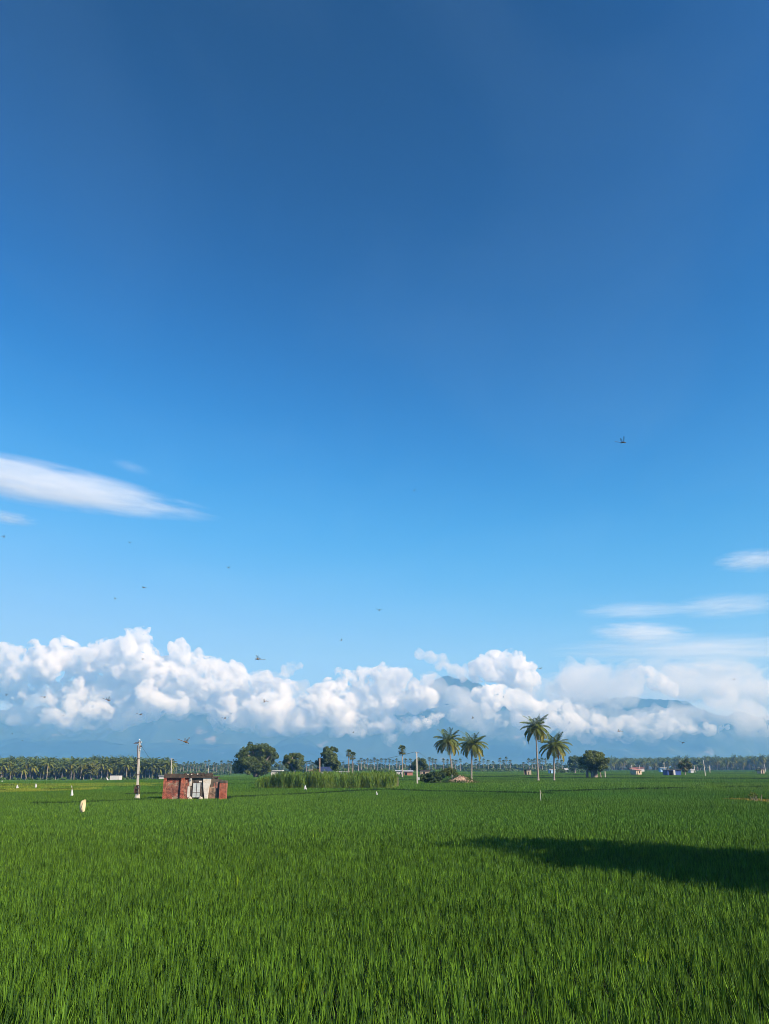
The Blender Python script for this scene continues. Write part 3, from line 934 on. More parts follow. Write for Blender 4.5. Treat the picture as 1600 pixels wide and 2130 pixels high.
for row in range(7):
    Y = 398 + row * 7
    for k in range(50):
        px = -80 + (k + rr.uniform(-.4, .4)) * 438 / 50
        x = P(px, 1610, Y).x
        mass.append((x, Y + rr.uniform(-2, 2), gzf(x, Y), rr.uniform(5.6, 8.6) * (1 - 0.08 * max(0, (px - 230)) / 120), 4.2))
mb = palm_mass('', '', mass, 5, None)
r_ = np.random.default_rng(8)
sc = []
for k in range(170):      # scrub on the floor of the grove
    px = r_.uniform(-80, 350); Y = r_.uniform(392, 440); x = P(px, 1610, Y).x
    sc.append((x, Y, gzf(x, Y) + 0.7, r_.uniform(0.9, 1.9)))
for k in range(220):
    px = r_.uniform(-80, 350); Y = r_.uniform(425, 455); x = P(px, 1610, Y).x
    sc.append((x, Y, gzf(x, Y) + r_.uniform(1, 4.2), r_.uniform(1.4, 2.4)))
leaf_cloud(mb, sc, 26000, 0.55, ((0.4, 0.5, 0.5), (0.8, 0.9, 0.7)), seed=9)
tag(mb.build('grove', M['palm']), 'deep coconut grove behind the front rows on the left', 'palm grove', kind='stuff')

# right grove
RG = 'coconut palms along the front of the right grove'
RLAB = 'distant coconut palm in the front rows of the grove on the right'
protos = [grove_proto(70 + i, 7.6 + 0.7 * i, 5.0, RLAB, RG) for i in range(5)]
spots = []
for row, (Y, n) in enumerate(((800, 40), (812, 40))):
    for k in range(n):
        px = 1262 + (k + rr.uniform(-.4, .4) + 0.5 * row) * (372 / n)
        yy = Y + rr.uniform(-4, 4)
        spots.append((P(px, 1600, yy).x, yy, rr.uniform(0.86, 1.12) * (0.9 + 0.12 * (px - 1262) / 340)))
place_protos(protos, spots, RLAB, RG)
mass = []
for row in range(6):
    Y = 825 + row * 13
    for k in range(46):
        px = 1256 + (k + rr.uniform(-.4, .4)) * 384 / 46
        x = P(px, 1600, Y).x
        mass.append((x, Y + rr.uniform(-4, 4), gzf(x, Y), rr.uniform(8.0, 11.0) * (0.9 + 0.12 * (px - 1262) / 340), 5.2))
mb = palm_mass('', '', mass, 6, None)
sc = []
for k in range(190):
    px = r_.uniform(1250, 1640); Y = r_.uniform(800, 850); x = P(px, 1600, Y).x
    sc.append((x, Y, gzf(x, Y) + 1.2, r_.uniform(1.2, 2.8)))
for k in range(240):
    px = r_.uniform(1250, 1640); Y = r_.uniform(880, 925); x = P(px, 1600, Y).x
    sc.append((x, Y, gzf(x, Y) + r_.uniform(1, 6), r_.uniform(1.8, 3.2)))
leaf_cloud(mb, sc, 28000, 0.85, ((0.5, 0.6, 0.55), (0.95, 1.0, 0.8)), seed=10)
tag(mb.build('grove', M['palm']), 'deep coconut grove behind the front rows on the right', 'palm grove', kind='stuff')

# ---- palmyra palms: a ball of stiff fans on a straight trunk
def palmyra(label, loc, h, rad, seed, nfan=34, group=None, parts=True, tr=0.2):
    r = np.random.default_rng(seed)
    root = tag(empty('palmyra_palm', loc), label, 'palm tree', group)
    mb = MB()
    for k in range(nfan):
        q = (k + 0.5) / nfan
        az = k * 2.39996
        el = math.asin(1 - 1.75 * q)
        d = np.array([math.cos(az) * math.cos(el), math.sin(az) * math.cos(el), math.sin(el)])
        side = unit(np.cross(d, np.array([0.1, 0, 1.0])))
        upv = np.cross(side, d)
        c = np.array([0, 0, h]) + d * rad * np.array([0.55, 0.55, 0.8])
        spokes = 9
        fr = rad * 0.5 * r.uniform(0.85, 1.1)
        ang = np.linspace(-1.25, 1.25, spokes)
        tt = (0.75 + 0.3 * r.uniform()) * np.array([0.85, 0.95, 0.75]) if q < 0.8 else np.array([1.4, 1.1, 0.7])
        dirs = np.cos(ang)[:, None] * d + np.sin(ang)[:, None] * side
        mb.quads(c + dirs * fr * 0.5, dirs * fr * 0.5, np.cross(dirs, upv) * fr * 0.26, tt)
        mb.tube([(0, 0, h), c], [0.04, 0.03], 4, (1.2, 1.1, 0.7), 0, False)
    mb.build('crown', M['palm'], root)
    t = MB()
    t.tube([(0, 0, -0.1), (0.05, 0, h * 0.5), (0, 0, h)], [tr * 1.3, tr, tr * 0.85], 8)
    t.build('trunk', M['palmbark'], root, smooth=True)
    return root
def near_palmyra(label, bpx, Y, cpx, cpy, rpx, seed):
    b = P(bpx, 1605, Y); g = gzf(b.x, Y)
    c = P(cpx, cpy, Y)
    return palmyra(label, (b.x, Y, g), c.z - g, rpx * HS(Y) * 1.05, seed)
near_palmyra('palmyra palm left of a touching pair above the cane, slightly taller', 725, 300, 725, 1567, 7.2, 1)
near_palmyra('palmyra palm right of a touching pair above the cane, slightly lower', 733.5, 296, 733.5, 1573, 8, 2)
near_palmyra('lone palmyra palm with a tall narrow crown behind the cane field edge', 837, 250, 835.5, 1561, 9.5, 3)
PG = 'small palmyra palms along the far tree line'
PLAB = 'small distant palmyra palm in the hazy tree line'
tops = [(800 + a / 4, 1460 + b / 4) for a, b in ((10, 490), (40, 490), (70, 500), (100, 490), (125, 505), (175, 490), (215, 490), (375, 480), (400, 490), (425, 492), (490, 490), (525, 495), (565, 495), (590, 500), (630, 490), (760, 495), (790, 505), (825, 490), (860, 500), (905, 510), (960, 485), (990, 500), (1012, 478), (1045, 500), (1155, 515), (1200, 490), (1228, 498), (1250, 490), (1290, 494), (1310, 486), (1340, 490), (1440, 500), (1475, 500))]
tops += [(360 + a / 8, 1520 + b / 8) for a, b in ((60, 570), (130, 590), (180, 560), (250, 545), (300, 560), (350, 550), (400, 570), (450, 580), (540, 540), (600, 530), (680, 560), (730, 570), (805, 540), (850, 570), (920, 540), (970, 550))]
tops += [(638, 1587), (645, 1586), (651, 1589), (714, 1588), (746, 1586), (752, 1581), (758, 1584), (765, 1582), (772, 1584), (779, 1581), (786, 1584), (793, 1582), (589, 1592), (583, 1588)]
pp = [palmyra(PLAB, (0, 0, 0), 10.0, 2.1, 80 + i, nfan=22, group=PG, tr=0.22) for i in range(3)]
first = set()
for i, (px, py) in enumerate(tops):
    Y = rr.uniform(640, 720)
    p = P(px, py, Y); g = gzf(p.x, Y)
    h = p.z - g
    s = rr.uniform(0.8, 1.12) * (0.82 if px < 500 else 1)
    k = i % 3
    if k not in first:
        first.add(k); pp[k].location = (p.x, Y, g); pp[k].scale = (s, s, h / 10.0); 
    else:
        copy_tree(pp[k], (p.x, Y, g), rr.uniform(0, 6.28), (s, s, h / 10.0))

# far scrub and woodland along the horizon: reads as one mass
def woodland():
    mb = MB()
    r = np.random.default_rng(31)
    def band(px0, px1, Y0, Y1, n, pyt0, pyt1, tints, nl, ls, seed):
        bl = []
        for k in range(n):
            px = r.uniform(px0, px1); Y = r.uniform(Y0, Y1)
            p = P(px, r.uniform(pyt0, pyt1), Y)
            g = gzf(p.x, Y)
            h = max(1.0, p.z - g)
            rad = h * 0.45
            bl.append((p.x, Y, g + h * 0.55, rad)); bl.append((p.x + rad, Y, g + h * 0.3, rad * 0.9))
        leaf_cloud(mb, bl, nl, ls, tints, seed=seed)
    band(330, 720, 730, 800, 150, 1594, 1601, ((0.55, 0.65, 0.6), (0.95, 1.05, 0.85)), 16000, 1.1, 1)
    band(690, 1265, 735, 830, 210, 1589, 1595, ((0.55, 0.68, 0.6), (1.0, 1.1, 0.85)), 22000, 1.1, 2)
    band(330, 1265, 850, 930, 240, 1586, 1593, ((0.55, 0.68, 0.65), (0.9, 1.0, 0.9)), 22000, 1.4, 3)
    band(1150, 1235, 430, 520, 30, 1600, 1604, ((0.9, 1.1, 0.6), (1.3, 1.5, 0.8)), 4000, 0.6, 4)
    band(690, 1265, 560, 640, 110, 1597, 1601, ((0.9, 1.1, 0.6), (1.4, 1.5, 0.8)), 12000, 0.8, 5)
    band(330, 480, 600, 680, 40, 1603, 1607, ((0.7, 0.9, 0.6), (1.2, 1.3, 0.8)), 4000, 0.8, 6)
    band(-60, 345, 374, 380, 60, 1616, 1620, ((0.9, 1.2, 0.6), (1.4, 1.6, 0.8)), 5000, 0.4, 7)
    tag(mb.build('woodland', M['leaf']), 'hazy scrub and low trees along the horizon', 'woodland', kind='stuff')
woodland()

# ------------------------------------------------------------------ sugarcane
def sugarcane():
    r = np.random.default_rng(17)
    mb = MB()
    n = 950
    px = r.uniform(528, 827, n); Y = r.uniform(CANE_Y0 + 2, CANE_Y1, n)
    xl, xr = P(530, 1600, 120).x, P(825, 1600, 120).x
    x = r.uniform(xl, xr, n)
    hmul = 0.72 + 0.28 * sstep(xl, xl + 3.0, x)
    hmul = hmul * (0.78 + 0.30 * vnoise(x, Y, 2.4, 21) + 0.18 * vnoise(x, Y, 0.7, 23)) * (1 + 0.08 * sstep(xr - 6, xr, x))
    tone = vnoise(x, Y, 2.6, 22)
    for i in range(n):
        dark = tone[i] < 0.43
        tint = np.array([0.5, 0.6, 0.5]) if dark else np.array([1.0 + 0.35 * r.uniform(), 1.05, 0.8])
        nb = 15
        H = 2.1 * hmul[i]
        for k in range(nb):
            az = r.uniform(0, 6.283); a = abs(r.normal(0, 0.22)) + 0.05
            z0 = H * r.uniform(0.15, 0.75); ln = r.uniform(0.8, 1.45) * hmul[i]
            p = np.array([x[i] + r.normal(0, .12), Y[i] + r.normal(0, .12), z0])
            sd = np.array([-math.sin(az), math.cos(az), 0]); w = r.uniform(0.022, 0.042)
            vs = []
            cur = p.copy(); al = a
            for s in range(4):
                ww = w * (0.8, 1, 0.75, 0.08)[s]
                vs += [cur - sd * ww, cur + sd * ww]
                cur = cur + np.array([math.cos(az) * math.sin(al), math.sin(az) * math.sin(al), math.cos(al)]) * ln / 3
                al += r.uniform(0.15, 0.75)
            mb.add(vs, np.array([[0, 1, 3, 2], [2, 3, 5, 4], [4, 5, 7, 6]]), tint * r.uniform(0.75, 1.25))
        for k in range(3):
            q = np.array([x[i] + r.normal(0, .15), Y[i] + r.normal(0, .15), 0]); w = 0.018
            tp = q + np.array([r.normal(0, .15), r.normal(0, .15), H])
            e = np.array([w, 0, 0])
            mb.add([q - e, q + e, tp + e, tp - e], [(0, 1, 2, 3)], np.array([1.5, 1.1, 0.9]) * (0.6 if dark else 1))
    tag(mb.build('sugarcane', M['cane']), 'block of tall sugarcane standing in the middle of the rice', 'sugarcane', kind='stuff')
sugarcane()

# ------------------------------------------------------------------ mound with shrubs and banana
def mound():
    Y = MOUND.y + 1.5
    c = P(958, 1627, Y)
    r = np.random.default_rng(5)
    nx, ny = 46, 26
    xs = np.linspace(-3.4, 3.4, nx); ys = np.linspace(-2.2, 2.6, ny)
    X, Yy = np.meshgrid(xs, ys)
    d = np.clip(1 - np.sqrt((X / 3.4) ** 2 + ((Yy - 0.2) / 2.4) ** 2), 0, 1)
    Z = 1.55 * d ** 0.75 * (0.75 + 0.35 * vnoise(X, Yy, 1.1, 3)) + (vnoise(X, Yy, 0.3, 4) - 0.5) * 0.3 * np.clip(d * 3, 0, 1) + (vnoise(X, Yy, 0.12, 5) - 0.5) * 0.12 * np.clip(d * 3, 0, 1)
    Z = Z * 1.0 + 0.2 * np.clip(d * 5, 0, 1) - 0.02
    f = np.arange(nx * ny).reshape(ny, nx)
    q = np.stack([f[:-1, :-1], f[:-1, 1:], f[1:, 1:], f[1:, :-1]], -1).reshape(-1, 4)
    mb = MB(); mb.add(np.stack([X, Yy, Z], -1).reshape(-1, 3), q)
    o = mb.build('earth_mound', M['earth'])
    o.location = (c.x, Y, 0)
    tag(o, 'heap of dug tan earth and stones below the two left palms', 'earth mound')
    # grass growing over the heap
    g = MB()
    n = 2600
    x = r.uniform(-3.8, 3.8, n); y = r.uniform(-2.6, 2.4, n)
    dd = np.sqrt((x / 3.4) ** 2 + ((y - 0.2) / 2.4) ** 2)
    k = (dd < 1.15) & ((vnoise(x, y, 0.9, 8) > 0.55) | (dd > 0.8) | (x > 2.0))
    x, y, dd = x[k], y[k], dd[k]
    z = np.clip(1 - dd, 0, 1) ** 0.75 * 1.4
    n = len(x)
    a = unit(np.stack([r.normal(0, .35, n), r.normal(0, .35, n), np.ones(n)], -1)) * r.uniform(0.15, 0.36, (n, 1))
    b = unit(np.cross(a, r.normal(0, 1, (n, 3)))) * 0.045
    t = np.where((x > 1.2)[:, None], np.array([1.1, 1.15, 0.8]), np.array([0.6, 0.9, 0.7])) * r.uniform(0.5, 1.0, (n, 1))
    g.quads(np.stack([x, y, z + 0.15], -1) + a * 0.6, a, b, t)
    o2 = g.build('weeds', M['leaf'])
    o2.location = (c.x, Y, 0)
    tag(o2, 'weeds growing over the earth mound', 'weeds', kind='stuff')
    return c, Y
mc, mY = mound()

def shrub(label, Y, blobs_px, n, leaf_px, tints, seed, name='shrub', mat='leaf'):
    px = sum(q[0] for q in blobs_px) / len(blobs_px)
    b = P(px, 1628, Y)
    root = tag(empty(name, (b.x, Y, 0)), label, 'shrub')
    rr = random.Random(seed)
    bl = []
    for (x, y, r0) in blobs_px:
        p = P(x, y, Y); bl.append((p.x - b.x, rr.uniform(-.8, .8), p.z, r0 * HS(Y)))
    mb = MB(); leaf_cloud(mb, bl, n, leaf_px * HS(Y), tints, seed=seed); mb.build('foliage', M[mat], root)
    tb = MB()
    for q in bl:
        tb.tube([(q[0] * 0.6, q[1] * .5, -0.05), (q[0] * 0.85, q[1] * .8, q[2] * 0.6), q[:3]], [0.04, 0.03, 0.012], 5)
    tb.build('stem', M['bark'], root)
    return root
shrub('dark green dense bush at the foot of the pole, on the left of the mound', 158, [(880, 1619, 8), (890, 1616, 8), (901, 1614, 8), (911, 1613, 8), (886, 1624, 7), (900, 1622, 8), (914, 1620, 7), (922, 1612, 7), (905, 1608, 6), (895, 1611, 7)], 9000, 1.4, ((0.4, 0.55, 0.5), (0.85, 0.95, 0.7)), 3)
shrub('brown tipped bush growing on top of the earth mound', 165, [(927, 1604, 6), (935, 1602, 6), (942, 1604, 6), (932, 1609, 7), (944, 1609, 6), (925, 1611, 6), (949, 1612, 5), (918, 1608, 6)], 5000, 1.25, ((0.6, 0.8, 0.5), (1.8, 1.35, 0.8)), 4)
shrub('low yellowish weedy bush in the dry patch at the right edge of the field', PATCH.y, [(1561, 1654, 4), (1568, 1651, 5), (1574, 1652, 5), (1580, 1655, 4), (1568, 1656, 4), (1591, 1654, 3)], 260, 1.5, ((0.9, 1.1, 0.5), (2.0, 1.9, 0.8)), 5)
for i, (lab, Y, bl, nn) in enumerate((('low round weed clump on the field edge below the palmyra pair', 300, [(585, 1607, 4), (592, 1606, 4), (600, 1608, 4)], 500),
                                      ('small green shrub at the left tree line beside the white wall', 366, [(276, 1618, 3), (282, 1617, 3.5), (288, 1618, 3)], 500),
                                      ('brown thorny shrub standing among the houses behind the cane', 250, [(655, 1603, 5), (662, 1603, 5), (648, 1606, 4)], 700),
                                      ('flat green bush on a far bund right of the pale blue house', 420, [(1160, 1604, 4), (1167, 1603, 4), (1174, 1604, 4)], 600),
                                      ('small dark bush beside the tan ruin at the far right', 372, [(1575, 1602, 3), (1580, 1602, 3)], 350))):
    shrub(lab, Y, bl, nn, 1.1, ((0.7, 0.9, 0.5), (1.3, 1.3, 0.8)) if i != 2 else ((1.3, 1.1, 0.8), (2.0, 1.4, 1.0)), 40 + i)

def banana():
    Y = 168
    b = P(909, 1620, Y)
    root = tag(empty('banana_plant', (b.x, Y, 0)), 'banana plant with two upright pale green leaves behind the mound', 'banana plant')
    r = np.random.default_rng(2)
    def leaf(az, el, ln, w, droop, tint, p0):
        mb = MB(); seg = 7
        p = np.array(p0, float); a = el; vs = []
        sd = np.array([-math.sin(az), math.cos(az), 0])
        for k in range(seg + 1):
            ww = w * math.sin(math.pi * (0.06 + 0.92 * k / seg)) ** 0.6 + 0.01
            d = np.array([math.cos(az) * math.cos(a), math.sin(az) * math.cos(a), math.sin(a)])
            upv = np.cross(sd, d)
            vs += [p - sd * ww - upv * ww * 0.45, p, p + sd * ww - upv * ww * 0.45]
            p = p + d * ln / seg; a -= droop / seg
        f = []
        for k in range(seg):
            for j in (0, 1): f.append((k * 3 + j, k * 3 + j + 1, k * 3 + j + 4, k * 3 + j + 3))
        mb.add(vs, f, tint)
        mb.build('leaf', M['banana'], root)
    top = (0, 0, 2.0)
    for az, el, ln, w, dr, tint in ((R(172), R(58), 2.0, 0.24, 0.3, (1.0, 1.05, 1)), (R(20), R(45), 1.5, 0.22, 0.5, (0.95, 1, 1)), (R(200), R(25), 1.6, 0.28, 1.3, (0.55, 0.7, 0.7)),
                                    (R(330), R(28), 1.7, 0.28, 1.3, (0.6, 0.7, 0.6)), (R(255), R(20), 1.5, 0.28, 1.5, (0.7, 0.8, 0.7)), (R(290), R(0), 1.4, 0.25, 1.1, (1.2, 0.7, 0.8)), (R(80), R(40), 1.6, 0.26, 0.9, (0.7, 0.8, 0.8))):
        leaf(az, el, ln, w, dr, tint, top)
    t = MB(); t.tube([(0, 0, -0.05), (0.02, 0, 1.0), (0, 0, 2.05)], [0.16, 0.13, 0.09], 9, (0.8, 0.8, 0.9)); t.build('stem', M['banana'], root, smooth=True)
banana()

# ------------------------------------------------------------------ ruined brick hut
def hut():
    Y = HUT.y
    root = tag(empty('ruined_hut', (HUT.x, Y, 0)), 'ruined red brick pump hut with a white door and dark mouldy flat roof', 'hut')
    W = HUTR.x - HUT.x
    k = W / 6.1                      # measured at 6.1 m wide
    zs = lambda zy: CANOPY + (655 - zy) / 9.41 * VS(Y)
    xs = lambda zx: (zx - 152) / 9.41 * HS(Y)
    D = 3.6
    rr = random.Random(3)
    def part(name, mat, boxes, parent=root, bev=0.0):
        mb = MB()
        for b in boxes:
            mb.box(*b)
        return mb.build(name, mat, parent)
    zr = zs(262)
    # left brick bay: front wall with two piers, left side wall, back wall
    wl = MB()
    wl.box((xs(222), 0.12, -.1), (xs(505), 0.36, zr))
    wl.box((xs(575), 0.10, -.1), (xs(672), 0.34, zr))
    wl.box((xs(186), 0.365, -.1), (xs(222), D, zr))
    wl.box((xs(222), D - .24, -.1), (xs(1075), D, zr))
    wl.box((xs(1040), 0.40, -.1), (xs(1075), D - .245, zr))
    wl.build('brick_wall', M['brick'], root)
    for a, b in ((168, 222), (505, 575)):
        p = MB(); p.box((xs(a), -0.06, -.1), (xs(b), 0.36, zr)); p.build('pier', M['brick_bare'], root)
    # the wall round the door: broken jambs with lumps of plaster left on them
    j = MB()
    j.box((xs(690), 0.16, -.1), (xs(752), 0.42, zr))  # left jamb: its shadow is put into the dark plaster colour
    j.box((xs(752), 0.16, zs(352)), (xs(890), 0.42, zr))
    j.box((xs(892), 0.14, -.1), (xs(930), 0.42, zr))
    for i in range(26):
        x = rr.choice((rr.uniform(680, 755), rr.uniform(755, 890), rr.uniform(890, 930))); zc = rr.uniform(275, 345) if 755 < x < 890 else rr.uniform(270, 640)
        s = rr.uniform(10, 26)
        j.box((xs(x - s), 0.10 + rr.uniform(0, .05), zs(zc + s * 0.8)), (xs(x + s), 0.2, zs(zc - s * 0.8)))
    j.build('door_surround', M['greyplaster'], root)
    pl = MB()
    pl.box((xs(640), 0.075, zs(640)), (xs(688), 0.13, zs(430)))
    pl.box((xs(668), 0.07, zs(420)), (xs(712), 0.15, zs(330)))
    pl.box((xs(850), 0.09, zs(352)), (xs(905), 0.155, zs(322)))
    pl.box((xs(660), 0.06, zs(325)), (xs(705), 0.14, zs(275)))
    pl.build('plaster_patch', M['plaster'], root)
    # white plastered wall, its edge ragged: wide at the top, narrow below
    w = MB()
    prof = [(932, 1082, 268), (934, 1078, 320), (938, 1070, 380), (945, 1058, 440), (955, 1046, 500), (968, 1042, 560), (978, 1038, 620), (985, 1036, 690)]
    vs, fs = [], []
    for a, b, zy in prof:
        vs += [(xs(a + rr.uniform(-5, 5)), 0.04, zs(zy)), (xs(b + rr.uniform(-6, 6)), 0.04, zs(zy)), (xs(b), 0.42, zs(zy)), (xs(a), 0.42, zs(zy))]
    for i in range(len(prof) - 1):
        for e in range(4):
            e2 = (e + 1) % 4
            fs.append((i * 4 + e, i * 4 + e2, i * 4 + 4 + e2, i * 4 + 4 + e))
    fs += [(0, 1, 2, 3), tuple(4 * (len(prof) - 1) + q for q in (3, 2, 1, 0))]
    w.add(vs, fs); w.build('plaster_wall', M['plaster'], root)
    # broken stub wall on the right with a triangular hole
    s = MB()
    def prism(poly, y0, y1, mb):
        n = len(poly)
        v = [(xs(a), y0, zs(b)) for a, b in poly] + [(xs(a), y1, zs(b)) for a, b in poly]
        f = [tuple(range(n))[::-1], tuple(range(n, 2 * n))] + [(i, (i + 1) % n, n + (i + 1) % n, n + i) for i in range(n)]
        mb.add(v, f)
    prism([(1042, 690), (1042, 452), (1122, 440), (1165, 458), (1215, 470), (1215, 690)], 0.30, 0.55, s)
    s.build('rubble_wall', M['rubble'], root)
    d = MB()
    prism([(1076, 438), (1076, 262), (1150, 285), (1155, 340), (1125, 372), (1118, 436)], 0.27, 0.55, d)
    prism([(1150, 285), (1290, 300), (1290, 350), (1155, 340)], 0.272, 0.548, d)
    prism([(1216, 690), (1208, 346), (1290, 350), (1290, 690)], 0.268, 0.552, d)
    prism([(1155, 341), (1168, 342), (1178, 400), (1172, 430), (1160, 395)], 0.29, 0.5, d)
    d.build('stub_wall', M['greyplaster'], root)
    p = MB()
    p.box((xs(1262), -0.02, -.1), (xs(1392), 0.62, zs(372)))
    p.build('brick_pillar', M['brick_bare'], root)
    q = MB()
    for i in range(9):
        x = 1262 + i * 14.4
        q.box((xs(x), -0.02 + rr.uniform(.005, .05), zs(371)), (xs(x + 13.6), 0.6, zs(330 - rr.uniform(0, 16))))
    q.build('pillar_top', M['greyplaster'], root)
    # roof: a thick beam over the left bay, a rough brick parapet on the right, slab behind
    rf = MB()
    rf.box((xs(166), -0.10, zr), (xs(560), D + .1, zs(232)))
    rf.box((xs(170), -0.07, zs(231.5)), (xs(556), 0.25, zs(182)))
    rf.box((xs(170), 0.255, zs(231.5)), (xs(212), D, zs(186)))
    rf.box((xs(561), -0.05, zr), (xs(1108), D + .1, zs(238)))
    rf.build('roof', M['roof'], root)
    pa = MB()
    for row, (z0, z1) in enumerate(((237.5, 214), (213.5, 190), (189.5, 168))):
        x = 558 + row * 6
        while x < 1112 - row * 4:
            wd = rr.uniform(20, 44)
            if not (row == 2 and rr.random() < 0.3):
                pa.box((xs(x), -0.07 + rr.uniform(0, .07), zs(z0)), (xs(min(x + wd - 1.5, 1116)), 0.24 + rr.uniform(0, .05), zs(z1 + (rr.uniform(-9, 14) if row == 2 else 0) - (x - 558) / 550 * 4)))
            x += wd
    pa.build('parapet', M['roof'], root)
    ch = MB()
    for x, z in ((632, 196), (704, 196), (820, 190), (700, 286)):
        ch.box((xs(x - 13), -0.085, zs(z + 11)), (xs(x + 13), -0.01, zs(z - 11)))
    ch.build('plaster_chip', M['plaster'], root)
    # door: two white sheet leaves with dark bars, slightly ajar
    dr = MB()
    dr.box((xs(742), 0.115, zs(640)), (xs(811), 0.145, zs(360)))
    dr.box((xs(819), 0.10, zs(640)), (xs(884), 0.13, zs(366)))
    do = dr.build('door', M['whitemetal'], root)
    br = MB()
    for a, b2, c, e in ((811, 645, 819, 356), (885, 645, 891, 360), (736, 645, 742, 356), (743, 553, 884, 545), (736, 361, 892, 354)):
        br.box((xs(a), 0.085, zs(b2)), (xs(c), 0.15, zs(e)))
    br.build('door_frame', M['darkmetal'], do)
    dk = MB(); dk.box((xs(752), 0.60, -.05), (xs(892), 0.64, zs(352))); dk.build('inner_wall', M['dark'], root)  # added near-black sheet, painted shade behind the door
    return xs, zs, Y
hx, hz, hY = hut()

def rubble_blocks():
    rr = random.Random(9)
    for (zx, zy, w, h, lab) in ((715, 655, 34, 26, 'pale stone slab leaning at the foot of the hut door, left side'), (920, 645, 42, 30, 'rounded pale stone heap at the foot of the hut door, right side')):
        bm = bmesh.new()
        bmesh.ops.create_icosphere(bm, subdivisions=3, radius=1)
        for v in bm.verts:
            n = mnoise.noise(v.co * 1.6 + Vector((zx, 0, 0))) * 0.35 + mnoise.noise(v.co * 4) * 0.12
            v.co *= 1 + n
        me = bpy.data.meshes.new('stone'); bm.to_mesh(me); bm.free()
        me.materials.append(M['stone'])
        o = bpy.data.objects.new('stone', me); col.objects.link(o)
        o.location = (HUT.x + hx(zx), hY - 0.28, 0.24)
        o.scale = (w / 9.41 * HS(hY), 0.2, 0.3)
        tag(o, lab, 'stone')
rubble_blocks()

# ------------------------------------------------------------------ poles and lines
def pole(label, bpx, bpy_, tpx, tpy, Y=None, wpx=4.0, cap='none', parts=True, group=None, taper=0.7, mat='concrete'):
    b = hit(bpx, bpy_) if Y is None else P(bpx, bpy_, Y)
    Y = b.y; g = gzf(b.x, Y)
    t = P(tpx, tpy, Y)
    root = tag(empty('utility_pole', (b.x, Y, g)), label, 'pole', group)
    dxx, h = t.x - b.x, t.z - g
    w = wpx * HS(Y) * 0.5
    sh = MB()
    v = []
    for s in (0, 1):
        k = w * (1 - (1 - taper) * s)
        for (a, c) in ((-1, -.8), (1, -.8), (1, .8), (-1, .8)):
            v.append((dxx * s + a * k, c * k, -0.1 + (h + .1) * s))
    sh.add(v, [(0, 1, 5, 4), (1, 2, 6, 5), (2, 3, 7, 6), (3, 0, 4, 7), (4, 5, 6, 7)])
    sh.build('shaft', M[mat], root)
    return root, dxx, h, w, Y
def insulator(x, y, z, s, root):
    mb = MB()
    mb.tube([(x, y, z), (x, y, z + s * .3), (x, y, z + s * .35), (x, y, z + s * .65), (x, y, z + s)], [s * .12, s * .14, s * .42, s * .36, s * .12], 8)
    mb.build('insulator', M['porcelain'], root, smooth=True)

# the pump pole beside the hut
root, dxx, h, w, Y = pole('concrete electric pole with rusty meter boxes, standing left of the brick hut', 285.5, 1659, 291, 1543, wpx=4.4, taper=0.72)
X = lambda zx, zz: P(265 + zx / 15.2, 1530 + zz / 15.2, Y).x - root.location.x
Z = lambda zz: P(285, 1530 + zz / 15.2, Y).z - root.location.z
bx = MB(); bx.box((X(235, 1820), -0.30, Z(1815)), (X(300, 1600), -0.06, Z(1605))); bx.build('meter_box', M['darkmetal'], root)
bx = MB(); bx.box((X(300, 1820), -0.34, Z(1840)), (X(318, 1600), -0.12, Z(1575))); bx.box((X(300, 1600), -.34, Z(1590)), (X(412, 1600), -.12, Z(1560))); bx.box((X(405, 1820), -.34, Z(1835)), (X(418, 1600), -.12, Z(1575)))
bx.box((X(300, 1600), -.345, Z(1695)), (X(412, 1600), -.125, Z(1668))); bx.box((X(300, 1600), -.345, Z(1795)), (X(412, 1600), -.125, Z(1770)))
bx.build('meter_frame', M['darkmetal'], root)
bs = MB(); bs.tube([(0, 0, -0.05), (0, 0, Z(1850))], [0.30, 0.22], 8, ); bs.build('footing', M['concrete'], root)
for zz in (715, 1235, 1860):
    bs = MB(); k = w * (1.02 - 0.3 * (Z(zz) / h)); c = dxx * Z(zz) / h
    bs.box((c - k - .09, -k - .02, Z(zz + 9)), (c + k + .02, k + .02, Z(zz - 9))); bs.build('clamp', M['darkmetal'], root)
cd = MB(); cd.tube([(X(325, 310), -.02, Z(310)), (X(300, 1600), -.02, Z(1600))], 0.032, 6); cd.build('conduit', M['darkmetal'], root)
ar = MB(); ar.box((X(335, 200), -.05, Z(230)), (X(430, 200), .05, Z(190))); ar.box((X(205, 240), -.04, Z(255)), (X(350, 240), .04, Z(238))); ar.tube([(X(250, 225), 0, Z(225)), (X(400, 225), 0, Z(205))], .025, 6)
ar.tube([(X(425, 190), 0, Z(190)), (X(365, 290), 0, Z(290))], .05, 6); ar.build('crossarm', M['darkmetal'], root)
insulator(X(385, 170), 0, Z(180), 0.22, root); insulator(X(440, 230), -.05, Z(240), 0.16, root); insulator(X(418, 470), -.1, Z(480), 0.13, root); insulator(X(432, 385), -.1, Z(400), 0.13, root)
fu = MB(); fu.box((X(420, 340), -.16, Z(352)), (X(470, 340), -.02, Z(318))); fu.build('fuse_box', M['darkmetal'], root)
sw = MB(); a = Vector((X(455, 345), 0, Z(345))); sw.tube([a, (X(690, 900), 1.4, Z(900)), (X(980, 1640), 3.3, -.05)], 0.012, 5); sw.build('stay_wire', M['wire'], root)

